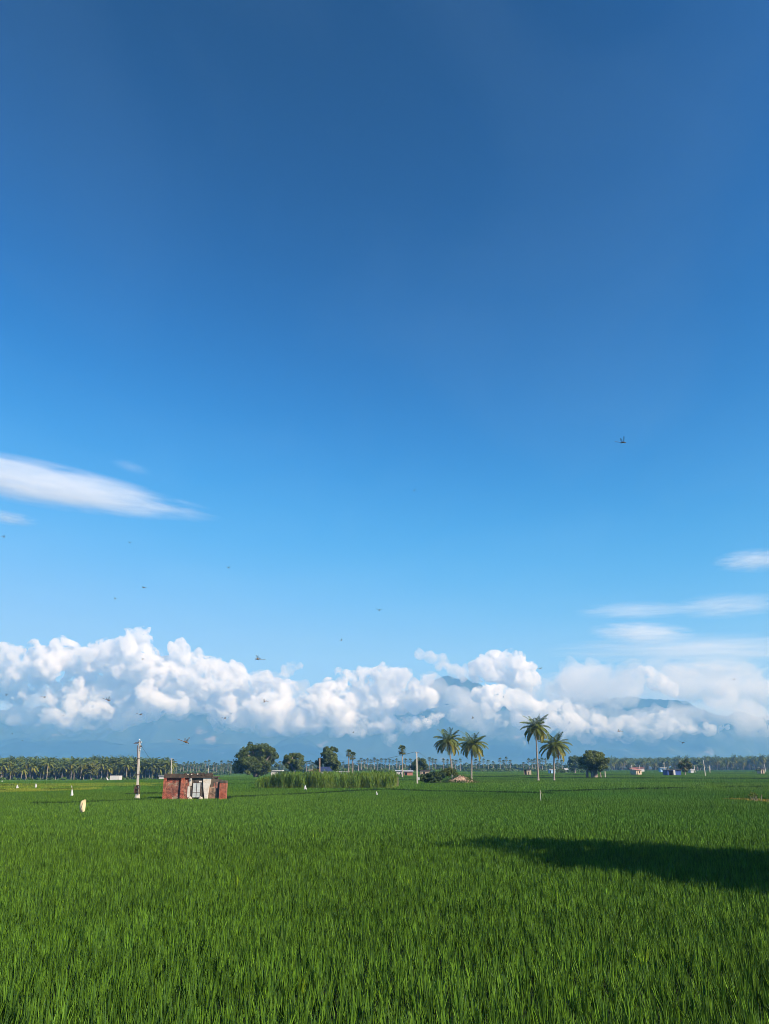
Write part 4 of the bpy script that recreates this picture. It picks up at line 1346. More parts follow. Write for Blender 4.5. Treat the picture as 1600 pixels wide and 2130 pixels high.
root2, dxx, h, w, Y2 = pole('slim white concrete pole in front of the dark bush beside the mound', 868.5, 1629, 867, 1565, wpx=3.0)
a = MB(); a.box((dxx - 3.6 * HS(Y2), -.06, h - .16), (dxx + 3.6 * HS(Y2), .06, h - .02)); a.build('crossarm', M['darkmetal'], root2)
for q in (-3, 0, 3): insulator(dxx + q * HS(Y2), 0, h - .03, .16, root2)
a = MB(); a.box((w, -.15, P(868, 1622, Y2).z), (w + .28, .1, P(868, 1617, Y2).z)); a.build('meter_box', M['whitemetal'], root2)
PT2 = Vector((root2.location.x + dxx, Y2, h))
root3, dxx, h, w, Y3 = pole('bare tapering wooden coloured pole rising out of the sugarcane', 666, 1616, 665.5, 1577, Y=158, wpx=2.6, mat='tan')
PT3 = Vector((root3.location.x + dxx, Y3, h))
a = MB(); a.box((dxx - .25, -.05, h - .3), (dxx + .25, .05, h - .2)); a.build('crossarm', M['darkmetal'], root3)
for lab, bx_, by_, tx_, ty_, YY, ww, arm in (
        ('thin pole with a double crossarm against the left grove', 357, 1607, 357.5, 1577, 352, 1.7, 2),
        ('short bare post seen above the brick hut roof', 433.5, 1612, 433.5, 1597, 300, 1.2, 0),
        ('slim leaning pole in the right field, tallest of those before the right grove', 1467.5, 1612, 1463, 1581, 290, 1.5, 0),
        ('thin pole with a cross piece just left of the blue shed', 1382.5, 1610, 1381, 1586, 330, 1.4, 1),
        ('short leaning pole left of the cream ruin in the right field', 1316, 1605, 1313.5, 1591, 480, 1.6, 0),
        ('pale post standing right of the pinkish flowering tree', 1446, 1604, 1443.5, 1591, 470, 1.5, 0),
        ('short white post in the far field, right of the tall slim pole', 1477, 1606, 1475.5, 1592, 450, 1.3, 0),
        ('leaning pole at the far right edge beside the tan ruin', 1593, 1604, 1590, 1590, 470, 1.3, 0),
        ('thin post rising behind the red hut near the lone palmyra', 854.5, 1603, 854.5, 1592, 330, 1.3, 0),
        ('short white post at the foot of the round field tree', 1259, 1613, 1258.5, 1604, 240, 2.0, 0),
        ('post standing behind the cream ruin in the right field', 1330, 1600, 1330, 1592, 500, 1.1, 0)):
    rt, dxx, h, w, yy = pole(lab, bx_, by_, tx_, ty_, Y=YY, wpx=ww)
    for q in range(arm):
        a = MB(); a.box((dxx - 5 * HS(yy) * (1 if arm == 2 else .5), -.07, h - .35 - q * .9), (dxx + 5 * HS(yy) * (1 if arm == 2 else .5), .07, h - .22 - q * .9)); a.build('crossarm', M['concrete'], rt)
st = MB(); st.box((-.16, -.16, -.1), (.16, .16, P(827, 1616, 132).z))
o = st.build('stump', M['bark']); o.location = (P(827, 1626, 132).x, 132, 0); tag(o, 'dark wooden stump at the right end of the sugarcane', 'stump')

def cable(label, a, b, sag, r=0.014):
    mb = MB(); a, b = Vector(a), Vector(b)
    pts = [a.lerp(b, t) - Vector((0, 0, sag * 4 * t * (1 - t))) for t in [k / 14 for k in range(15)]]
    mb.tube(pts, r, 5)
    tag(mb.build('power_cable', M['wire']), label, 'cable')
cable('sagging power line from the white pole to the pole in the cane', PT2 + Vector((-.28, 0, .1)), PT3 + Vector((.2, 0, -.15)), 0.9, 0.013)
cable('power line running from the white pole to the far left', PT2 + Vector((-.28, .0, .12)), P(560, 1596, 320), 2.2, 0.016)
cable('power line running from the white pole away to the right', PT2 + Vector((.28, 0, .1)), P(960, 1594, 330), 2.0, 0.014)

# ------------------------------------------------------------------ sacks on sticks (bird scarers)
def sack(label, bpx, bpy_, tpx, tpy, wpx, mat, stick_top=None, seed=0, lean=0.0, shape='bag', group=None, Y=None):
    b = hit(bpx, bpy_) if Y is None else P(bpx, bpy_, Y)
    Y = b.y; g = gzf(b.x, Y)
    zb = b.z + CANOPY - 0.02 if Y is None else P(bpx, bpy_, Y).z
    zb = P(bpx, bpy_, Y).z; zt = P(tpx, tpy, Y).z
    root = tag(empty('scarecrow_sack', (b.x, Y, g)), label, 'sack', group)
    H = zt - zb; W = wpx * HS(Y) * 0.5; lx = P(tpx, tpy, Y).x - b.x
    rr = random.Random(seed)
    ph = [rr.uniform(0, 6) for _ in range(6)]
    mb = MB(); rows, seg = 12, 20
    vs = []
    if shape == 'kite':
        sy = [0, .10, .22, .42, .58, .80, .93, 1.0]
        lft = [-.10, -.42, -.70, -.98, -1.0, -.72, -.30, .62]
        rgt = [.75, 1.0, 1.0, .98, .97, .96, .95, .80]
    for i in range(rows + 1):
        s = i / rows                          # 0 hem .. 1 peak
        if shape == 'kite':                   # hung by one corner: straight on one side, slack on the other
            l_, r_2 = np.interp(s, sy, lft) * W, np.interp(s, sy, rgt) * W
            for k in range(seg):
                an = 2 * math.pi * k / seg
                u = 0.5 - 0.5 * math.cos(an)
                th = math.sin(an) * W * (.16 + .10 * math.sin(7 * u + ph[0]) + .12 * math.sin(3 * u + 4 * s + ph[1]))
                vs.append((l_ + (r_2 - l_) * u, th + W * .22 * math.sin(5 * u + 2.2 * s + ph[3]), zb - g + H * s + .05 * H * math.sin(4 * u + ph[2]) * (1 - s)))
            continue
        else:
            wd = W * (1 - 0.72 * s ** 1.4) * (1 - s ** 9)
        for k in range(seg):
            an = 2 * math.pi * k / seg
            fold = 1 + 0.22 * math.sin(3 * an + ph[0] + 2.5 * s) + 0.12 * math.sin(5 * an + ph[1] - 4 * s)
            hem = 0.10 * H * math.sin(2 * an + ph[2]) * (1 - s) ** 2
            vs.append((lx * s + math.cos(an) * wd * fold + lean * s * (1 - s), math.sin(an) * wd * 0.45 * fold, zb - g + H * s + hem))
    fs = []
    for i in range(rows):
        for k in range(seg):
            k2 = (k + 1) % seg
            fs.append((i * seg + k, i * seg + k2, (i + 1) * seg + k2, (i + 1) * seg + k))
    fs.append(tuple(rows * seg + k for k in range(seg)))
    mb.add(vs, fs); mb.build('sack', M[mat], root, smooth=True)
    st = MB()
    zt2 = (P(tpx, stick_top, Y).z if stick_top else zt) - g
    st.tube([(-0.02, 0, -.05), (lx, 0, zt2 - (0 if stick_top else .04))], [0.018, 0.012], 6)
    st.build('stick', M['stick'], root)
    if shape == 'kite':
        f = MB()
        f.tube([(-.09, -W * .62, zb - g + .06), (.02, -W * .66, zb - g + H * .45), (.05, -W * .5, zb - g + H * .8)], 0.014, 5)
        f.build('stick', M['bark'], root)
    return root, Y, g
sack('cream cloth sack draped on a stick, the biggest and nearest of the bird scarers', 170, 1690, 173.5, 1663, 12.5, 'bagcream', seed=1, shape='kite', lean=0.05)
rt, ys, gs = sack('narrow white sack on a tall stick topped by a small rag, beyond the cream sack', 149.5, 1655, 150, 1641, 5.2, 'bagwhite', stick_top=1635, seed=2)
rg = MB(); p = P(149, 1637, ys) - rt.location
rg.add([(p.x - .09, -.02, p.z + .16), (p.x + .03, .0, p.z + .10), (p.x + .06, -.03, p.z - .1), (p.x - .02, .02, p.z - .05), (p.x - .06, .05, p.z + .14)], [(0, 1, 3), (1, 2, 3), (0, 3, 4), (4, 3, 1), (0, 4, 1)])
rg.build('rag', M['bagwhite'], rt)
sack('small white sack at the edge of the yellow strip, right one of two', 75, 1637.5, 75, 1629, 3.6, 'bagwhite', seed=3)
sack('small squat white sack near the yellow strip, left one of two', 36, 1639, 36.5, 1632, 4.6, 'bagwhite', seed=4)
sack('white plump sack standing in front of the sugarcane', 635.5, 1642, 635, 1633, 5.5, 'bagwhite', seed=5)
sack('small white sack leaning on a stick in open rice, right of the cane front', 784.5, 1653, 783, 1646, 3.6, 'bagwhite', seed=6)
sack('tiny white sack far off at the left edge of the frame', 4.5, 1626, 5, 1623.5, 2.4, 'bagwhite', seed=7)
sack('pointed white sack leaning beside the white wall near the left grove', 224, 1623, 222, 1616, 3.6, 'bagwhite', seed=8)
sack('tiny white sack before the left grove, left of the white wall', 197.5, 1619.5, 197.5, 1616.5, 1.8, 'bagwhite', seed=9)
def peg():
    b = hit(1125, 1664); Y = b.y; g = gzf(b.x, Y)
    root = tag(empty('field_stake', (b.x, Y, g)), 'white painted stake with a thin bent twig in the open rice', 'stake')
    s = MB(); t = P(1123.5, 1643, Y)
    s.tube([(0, 0, -.1), ((t.x - b.x) * .5, 0, (t.z - g) * .5), (t.x - b.x, 0, t.z - g)], [.028, .025, .02], 7); s.build('post', M['white'], root)
    w_ = MB(); a = P(1124, 1646, Y); e = P(1130, 1657, Y)
    w_.tube([(a.x - b.x, 0, a.z - g), ((a.x + e.x) / 2 - b.x + .04, .05, (a.z + e.z) / 2 - g + .03), (e.x - b.x, .1, e.z - g)], .009, 5); w_.build('twig', M['stick'], root)
peg()

# ------------------------------------------------------------------ far houses
def house(name, label, px0, px1, pyt, pyb, Y, wall, roof=None, kind='flat', depth=4.0, open_=(), rz=0.0, wins=(), cat='house'):
    a, b = P(px0, pyb, Y), P(px1, pyt, Y)
    g = gzf((a.x + b.x) / 2, Y)
    W, H = b.x - a.x, b.z - g
    root = tag(empty(name, ((a.x + b.x) / 2, Y, g), rz), label, cat)
    wh = H if kind in ('none',) else H * (0.62 if kind == 'gable' else 0.80 if kind == 'shed' else 0.88)
    mb = MB()
    t = 0.22
    # front wall is built round its openings
    xs = [-W / 2]
    ops = sorted([(-W / 2 + o[0] * W, -W / 2 + o[1] * W, o[2] * wh) for o in open_])
    cur = -W / 2
    for (u, v, hh) in ops:
        if u - cur > .02: mb.box((cur, 0, -.1), (u, t, wh))
        mb.box((u, 0.002, hh), (v, t, wh))
        cur = v
    if W / 2 - cur > .02: mb.box((cur, 0, -.1), (W / 2, t, wh))
    mb.box((-W / 2, t + .002, -.1), (-W / 2 + t, depth, wh - .002)); mb.box((W / 2 - t, t + .002, -.1), (W / 2, depth, wh - .002)); mb.box((-W / 2 + t, depth - t, -.1), (W / 2 - t, depth - .002, wh - .004))
    mb.build('wall', M[wall], root)
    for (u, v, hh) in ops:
        d = MB(); d.box((u + .02, t * .6, -.05), (v - .02, t * .6 + .05, hh - .02)); d.build('doorway', M['dark'], root)  # near-black panel: shade within the opening given as colour
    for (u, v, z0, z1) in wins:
        d = MB(); d.box((-W / 2 + u * W, -.03, z0 * wh), (-W / 2 + v * W, -.004, z1 * wh)); d.build('window', M['dark'], root)  # near-black panel on the wall, shade of the room given as colour
    if roof:
        r = MB(); e = 0.35
        if kind == 'gable':
            v = [(-W / 2 - e, -e, wh - .12), (W / 2 + e, -e, wh - .12), (-W / 2 - e, depth / 2, H), (W / 2 + e, depth / 2, H), (-W / 2 - e, depth + e, wh - .12), (W / 2 + e, depth + e, wh - .12)]
            v2 = [(x, y, z + .1) for x, y, z in v]
            r.add(v + v2, [(0, 1, 3, 2), (2, 3, 5, 4), (6, 8, 9, 7), (8, 10, 11, 9), (0, 6, 7, 1), (4, 5, 11, 10), (0, 2, 8, 6), (2, 4, 10, 8), (1, 7, 9, 3), (3, 9, 11, 5)])
        elif kind == 'shed':
            v = [(-W / 2 - e, -e, wh + .01), (W / 2 + e, -e, wh + .01), (W / 2 + e, depth + e, H), (-W / 2 - e, depth + e, H)]
            r.add(v + [(x, y, z + .08) for x, y, z in v], [(3, 2, 1, 0), (4, 5, 6, 7), (0, 1, 5, 4), (1, 2, 6, 5), (2, 3, 7, 6), (3, 0, 4, 7)])
        else:
            r.box((-W / 2 - e, -e, wh + .003), (W / 2 + e, depth + e, H))
        r.build('roof', M[roof], root)
    return root
house('white_wall', 'plain white walled pump room at the edge of the left fields', 228, 248.5, 1613.5, 1624, 355, 'white', None, 'none', open_=(), cat='pump house')
house('white_house', 'white flat roofed building peeping out left of the brick hut roof', 331, 343, 1613.5, 1619.5, 320, 'white', 'white', 'flat', cat='house')
house('white_house', 'white low house with a blue shaded porch between the domed and olive trees', 564, 586, 1602, 1611, 300, 'white', 'white', 'flat', open_=((.42, .52, .85), (.66, .78, .85)), cat='house')
house('mud_house', 'cream flat roofed hut behind the cane, left of the bare pole', 643, 657, 1601, 1611, 290, 'tan', 'cream', 'flat', open_=((.1, .25, .8),), cat='hut')
house('gabled_house', 'gabled house with a white end and dark blue roof under the stepped dark tree', 668, 690, 1595.5, 1610, 266, 'white', 'darkblue', 'gable', depth=5, open_=((.35, .5, .8),), wins=((.7, .85, .4, .8),), rz=R(24), cat='house')
house('long_white_house', 'long low white building seen over the cane below the palmyra pair', 701, 724, 1604.5, 1611, 305, 'white', 'white', 'flat', open_=((.3, .36, .7), (.62, .7, .7)), cat='house')
house('white_shed', 'white shed under the lone palmyra palm', 824, 837, 1602, 1609, 340, 'white', 'tinroof', 'shed', open_=((.6, .8, .7),), cat='shed')
house('red_hut', 'red walled hut with a dark doorway right of the lone palmyra', 841, 858.5, 1602.5, 1611, 300, 'pink', 'tinroof', 'shed', open_=((.04, .36, .8),), cat='hut')
house('tan_hut', 'tan hut with a dark opening left of the banana plant', 877, 894, 1601.5, 1609.5, 310, 'tan', 'thatch', 'flat', open_=((.2, .42, .8),), cat='hut')
house('cream_ruin', 'cream broken walled hut standing alone between the palm pairs', 1090, 1104, 1600, 1608, 330, 'cream', 'thatch', 'none', open_=((.06, .40, .9), (.62, .72, .6)), rz=R(-12), cat='hut')
house('pale_blue_house', 'pale blue hut behind the shorter of the two right palms', 1144, 1155, 1599.5, 1606, 400, 'paleblue', 'white', 'flat', open_=((.02, .2, .8),), cat='hut')
house('white_hut', 'tiny white gabled hut left of the round field tree', 1176, 1182, 1598.5, 1603.5, 480, 'white', 'tinroof', 'gable', cat='hut')
house('cream_ruin', 'cream ruined hut with a pointed broken wall left of the blue shed', 1323, 1335, 1599, 1608.5, 330, 'cream', 'pink', 'shed', open_=((.12, .24, .85),), wins=((.5, .7, .4, .8),), rz=R(18), cat='hut')
house('white_hut', 'low white building behind the cream ruin in the right field', 1318, 1340, 1596.5, 1602, 560, 'white', 'tileroof', 'shed', cat='house')
house('white_hut', 'small pale pump house below the thin pole with a cross piece', 1374.5, 1386, 1596.5, 1602.5, 520, 'paleblue', 'white', 'flat', open_=((.3, .42, .8),), cat='pump house')
house('blue_shed', 'blue sheet walled shed with a wide black opening in the right field', 1389, 1416, 1600.5, 1611.5, 310, 'blue', 'thatch', 'flat', depth=5, open_=((.1, .5, .86),), cat='shed')
house('white_hut', 'tiny white hut tucked right of the pinkish flowering tree', 1437, 1443, 1600, 1605, 430, 'white', 'white', 'flat', cat='hut')
house('tan_hut', 'small tan ruin near the right edge of the frame', 1583, 1589.5, 1598.5, 1606, 385, 'cream', 'thatch', 'flat', open_=((.3, .6, .8),), cat='hut')
b = P(1403, 1606, 309.6)
pt = MB(); pt.box((-.35, -.1, .2), (.35, -.02, 2.2)); o = pt.build('white_sheet', M['white']); o.location = (b.x - .1, 309.4, 0); tag(o, 'white sheet hanging on the front of the blue shed', 'sheet')
def tarp():
    Y = 150; p = P(675, 1613.5, Y)
    mb = MB(); n = 9; vs = []
    for i in range(n):
        for j in range(4):
            vs.append((-.42 + .84 * i / (n - 1), -.2 + .13 * j, .10 - .16 * i / (n - 1) + .03 * math.sin(i * 1.7 + j)))
    vs2 = [(x, y, z - .03) for x, y, z in vs]
    f = []
    for i in range(n - 1):
        for j in range(3):
            q = (i * 4 + j, i * 4 + 4 + j, i * 4 + 5 + j, i * 4 + 1 + j); f.append(q); f.append(tuple(n * 4 + k for k in q[::-1]))
    mb.add(vs + vs2, f); o = mb.build('plastic_sheet', M['whitemetal']); o.location = p
    tag(o, 'pale plastic sheet caught in the top of the cane right of the bare pole', 'plastic sheet')
tarp()

# ------------------------------------------------------------------ dragonflies
def dragonfly_proto(i, spread):
    root = empty('dragonfly', (0, 0, 0))
    b = MB()
    b.tube([(-.034, 0, .0035), (-.030, 0, .003), (-.012, 0, .001), (-.004, 0, 0), (.002, 0, 0), (.007, 0, -.0005), (.011, 0, -.001), (.0125, 0, -.001), (.016, 0, -.0015), (.0175, 0, -.0015)],
           [.0006, .0011, .0011, .0016, .0034, .0036, .0022, .0012, .0028, .001], 8)
    for s in (-1, 1):
        b.tube([(.0145, s * .0012, -.0010), (.0155, s * .0026, -.0012), (.0165, s * .0022, -.0016)], [.0012, .0017, .0008], 6)
    b.build('body', M['insect'], root, smooth=True)
    for s in (-1, 1):
        for (x0, sweep, wd, ln, up) in ((.006, .004, .0075, .034, spread), (.000, -.006, .0095, .031, spread * 0.6 - 0.1)):
            w = MB(); n = 7; vs = []
            for k in range(n + 1):
                u = k / n
                c = x0 + sweep * u; hw = wd * 0.5 * (0.35 + 0.65 * math.sin(math.pi * min(1, .15 + .72 * u)) ** .7) * (1 if k < n else .35)
                z = math.sin(up) * ln * u + .001; y = s * math.cos(up) * ln * u
                vs += [(c - hw, y, z), (c + hw, y, z)]
            w.add(vs, [(2 * k, 2 * k + 1, 2 * k + 3, 2 * k + 2) for k in range(n)])
            w.build('wing', M['wing'], root)
    return root
DF = [  # px, py, apparent length px, heading (deg, 0 = facing right), pitch, prototype, label
    (1294, 920, 24, -20, -8, 0, 'dragonfly high alone in the blue at upper right, wings swept back'),
    (862, 1021, 7, 30, 0, 1, 'tiny dragonfly alone in the middle of the blue sky'),
    (7, 1117, 9, 20, -10, 1, 'dragonfly by the left edge just under the long white cloud streak'),
    (271, 1128, 9, 160, 0, 2, 'dragonfly below the right end of the long white cloud streak'),
    (475, 1181, 9, 40, -15, 0, 'small dragonfly in clear blue right of the cloud streak'),
    (300, 1222, 12, 170, 0, 2, 'dragonfly high above the tower of the left cloud bank'),
    (240, 1246, 8, 200, 0, 1, 'small dragonfly just above left of the cloud tower'),
    (789, 1269, 15, 95, 0, 0, 'dragonfly seen head on with level wings in clear sky above the centre clouds'),
    (710, 1332, 8, 10, 5, 1, 'small dragonfly in clear sky just above the centre clouds'),
    (298, 1371, 11, 175, 5, 2, 'dragonfly before the bright base of the cloud tower'),
    (538, 1371, 24, 200, 4, 0, 'large dragonfly in blue sky above the dip in the left cloud bank'),
    (1124, 1391, 10, 15, -5, 2, 'dragonfly before the white cloud above the tallest palm'),
    (14, 1446, 9, 160, 0, 1, 'dragonfly at the left edge below the brightest cloud lump'),
    (91, 1450, 11, 10, -10, 2, 'dragonfly before the blue gap under the far left clouds'),
    (224, 1456, 18, 5, -12, 0, 'brown dragonfly before the left cloud bank, tail raised to the left'),
    (551, 1460, 14, 170, 0, 1, 'dragonfly before the grey middle of the centre clouds'),
    (292, 1486, 14, 8, -8, 2, 'dragonfly before the cloud just above the pump pole'),
    (467, 1494, 12, 12, -14, 0, 'dragonfly before the lower cloud edge above the domed tree'),
    (984, 1494, 9, 175, 0, 1, 'dragonfly right above the pair of palms by the mound'),
    (132, 1488, 5, 30, 0, 2, 'speck of a dragonfly under the far left clouds'),
    (385, 1543, 27, 8, -14, 0, 'largest dragonfly, amber tailed, flying right of the pump pole'),
    (735, 1524, 6, 20, -10, 1, 'speck of a dragonfly above the palmyra pair'),
    (1288, 1521, 13, 175, 8, 2, 'dragonfly above the round field tree at the lower cloud edge'),
    (1421, 1545, 16, 92, 0, 0, 'dragonfly with level spread wings above the pinkish flowering tree'),
    (1527, 1414, 6, 10, 0, 1, 'speck of a dragonfly near the right edge by the ring shaped cloud'),
    (47, 1541, 5, 0, 0, 2, 'speck of a dragonfly low over the left grove, nearer its palm tops'),
    (25, 1527, 5, 40, 0, 1, 'speck of a dragonfly at far left, higher of two over the grove')]
dprot = [dragonfly_proto(0, 0.55), dragonfly_proto(1, 0.9), dragonfly_proto(2, 0.3)]
seen = set()
for (px, py, s, hd, pt_, k, lab) in DF:
    d = 0.058 * FPX / s
    v = Vector(ray(px, py)).normalized()
    loc = Vector((0, 0, CAM_Z)) + v * d
    if k not in seen:
        seen.add(k); o = dprot[k]
    else:
        o = dprot[k].copy(); col.objects.link(o)
        for ch in dprot[k].children:
            c = ch.copy(); col.objects.link(c); c.parent = o
    o.location = loc
    o.rotation_euler = (R(random.uniform(-12, 12)), R(-pt_), R(hd))
    tag(o, lab, 'dragonfly', 'dragonflies over the rice fields')

# ------------------------------------------------------------------ mountains
def ridge(Y, prof, thick, seed, rough, mat):
    pxs = [p[0] for p in prof]; pys = [p[1] for p in prof]
    nx, ny = 260, 46
    px = np.linspace(pxs[0], pxs[-1], nx)
    py = np.interp(px, pxs, pys)
    x0 = (px - 800) / 1686 * Y
    hh = np.array([max(2.0, P(a, b, Y).z) for a, b in zip(px, py)])
    v = np.linspace(-1, 1, ny)
    V = np.zeros((ny, nx, 3))
    for j in range(ny):
        for i in range(nx):
            fall = (1 - abs(v[j])) ** 1.15
            q = Vector((x0[i] / 420.0, v[j] * thick / 420.0 + seed, seed * 3.1))
            f = mnoise.ridged_multi_fractal(q, 0.9, 2.1, 6, 1.0, 2.0, noise_basis='PERLIN_ORIGINAL')
            f2 = mnoise.fractal(q * 3.0, 0.9, 2.0, 4)
            z = hh[i] * fall * (1 + rough * (f - 1.1) * min(1, (1 - abs(v[j])) * 1.6) * (0.35 + 0.65 * abs(v[j]) ** .5)) + hh[i] * 0.05 * f2 * fall
            V[j, i] = (x0[i], Y + v[j] * thick + 60 * f2, z - 4)
    idx = np.arange(nx * ny).reshape(ny, nx)
    f = np.stack([idx[:-1, :-1], idx[:-1, 1:], idx[1:, 1:], idx[1:, :-1]], -1).reshape(-1, 4)
    mb = MB(); mb.add(V.reshape(-1, 3), f)
    o = mb.build('mountain', mat, smooth=True)
    tag(o, kind='structure')
def mountain_mat():
    m, t, b = newmat('forested mountain')
    ge = t.nodes.new('ShaderNodeNewGeometry')
    n = t.nodes.new('ShaderNodeTexNoise'); n.inputs['Scale'].default_value = 0.006; n.inputs['Detail'].default_value = 9
    t.links.new(ge.outputs['Position'], n.inputs['Vector'])
    cr = t.nodes.new('ShaderNodeValToRGB')
    cr.color_ramp.elements[0].position = 0.3; cr.color_ramp.elements[0].color = (0.018, 0.03, 0.012, 1)
    cr.color_ramp.elements[1].position = 0.74; cr.color_ramp.elements[1].color = (0.15, 0.13, 0.10, 1)
    e = cr.color_ramp.elements.new(0.64); e.color = (0.028, 0.04, 0.018, 1)
    t.links.new(n.outputs['Fac'], cr.inputs[0]); t.links.new(cr.outputs[0], b.inputs['Base Color'])
    b.inputs['Roughness'].default_value = 0.95; b.inputs['Specular IOR Level'].default_value = 0.05
    return m
MM = mountain_mat()
ridge(8200, [(-500, 1480), (-100, 1475), (60, 1470), (220, 1460), (380, 1440), (480, 1445), (640, 1470), (760, 1460), (860, 1436), (905, 1415), (925, 1409), (950, 1416), (1040, 1440), (1120, 1470), (1220, 1520), (1320, 1570), (1400, 1596)], 1500, 1.0, 0.33, MM)
ridge(7600, [(1000, 1575), (1080, 1520), (1160, 1478), (1230, 1458), (1300, 1452), (1380, 1457), (1440, 1453), (1465, 1457), (1520, 1478), (1600, 1490), (1750, 1510), (2000, 1540), (2300, 1580)], 1100, 4.0, 0.25, MM)
ridge(6400, [(-500, 1520), (-100, 1545), (100, 1530), (260, 1550), (420, 1540), (560, 1552), (600, 1532), (630, 1536), (665, 1552), (720, 1572), (860, 1582), (1000, 1572), (1150, 1580), (1290, 1556), (1350, 1560), (1420, 1570), (1560, 1584), (1800, 1590)], 500, 7.0, 0.3, MM)

# ------------------------------------------------------------------ haze
HAZE_TOP, HAZE_FAR = 680.0, 5100.0
def haze():
    m = bpy.data.materials.new('haze'); m.use_nodes = True
    t = m.node_tree
    for n in list(t.nodes):
        if n.type != 'OUTPUT_MATERIAL': t.nodes.remove(n)
    v = t.nodes.new('ShaderNodeVolumePrincipled')
    v.inputs['Color'].default_value = (0.18, 0.50, 1.0, 1)
    v.inputs['Absorption Color'].default_value = (1, 1, 1, 1)
    v.inputs['Density'].default_value = HAZE_DENS
    v.inputs['Anisotropy'].default_value = 0.0
    t.links.new(v.outputs[0], t.nodes['Material Output'].inputs['Volume'])
    mb = MB(); mb.box((-5100, -600, -4.5), (5100, HAZE_FAR, HAZE_TOP))
    o = mb.build('haze', m)
    tag(o, kind='stuff')
HAZE_DENS = 0.00021
haze()

# ------------------------------------------------------------------ clouds
def cloudmat(name, dens, aniso=0.2, wisp=None, step=0.08):
    m = bpy.data.materials.new(name); m.use_nodes = True
    t = m.node_tree
    for n in list(t.nodes):
        if n.type != 'OUTPUT_MATERIAL': t.nodes.remove(n)
    v = t.nodes.new('ShaderNodeVolumePrincipled')
    v.inputs['Color'].default_value = (0.955, 0.96, 0.97, 1)
    v.inputs['Absorption Color'].default_value = (0, 0, 0, 1)
    v.inputs['Density'].default_value = dens
    v.inputs['Anisotropy'].default_value = aniso
    if wisp:
        sc, lo, hi = wisp
        ge = t.nodes.new('ShaderNodeNewGeometry')
        n = t.nodes.new('ShaderNodeTexNoise'); n.inputs['Scale'].default_value = 1.0 / sc
        n.inputs['Detail'].default_value = 8; n.inputs['Roughness'].default_value = 0.62; n.inputs['Distortion'].default_value = 0.7
        t.links.new(ge.outputs['Position'], n.inputs['Vector'])
        mr = t.nodes.new('ShaderNodeMapRange'); mr.inputs['From Min'].default_value = lo; mr.inputs['From Max'].default_value = hi
        mr.inputs['To Max'].default_value = dens
        t.links.new(n.outputs['Fac'], mr.inputs['Value'])
        # thick towers above, thinning away towards the ragged base
        sz = t.nodes.new('ShaderNodeSeparateXYZ'); t.links.new(ge.outputs['Position'], sz.inputs[0])
        mz = t.nodes.new('ShaderNodeMapRange'); mz.interpolation_type = 'SMOOTHSTEP'
        mz.inputs['From Min'].default_value = 150; mz.inputs['From Max'].default_value = 520
        mz.inputs['To Min'].default_value = 0.10; mz.inputs['To Max'].default_value = 1.0
        t.links.new(sz.outputs['Z'], mz.inputs['Value'])
        mu = t.nodes.new('ShaderNodeMath'); mu.operation = 'MULTIPLY'
        t.links.new(mr.outputs[0], mu.inputs[0]); t.links.new(mz.outputs[0], mu.inputs[1])
        t.links.new(mu.outputs[0], v.inputs['Density'])
        m.cycles.volume_step_rate = step
    t.links.new(v.outputs[0], t.nodes['Material Output'].inputs['Volume'])
    return m
ICO = {}
def ico(sub):
    if sub not in ICO:
        bm = bmesh.new(); bmesh.ops.create_icosphere(bm, subdivisions=sub, radius=1)
        bm.verts.ensure_lookup_table()
        ICO[sub] = (np.array([v.co[:] for v in bm.verts]), np.array([[v.index for v in f.verts] for f in bm.faces])); bm.free()
    return ICO[sub]

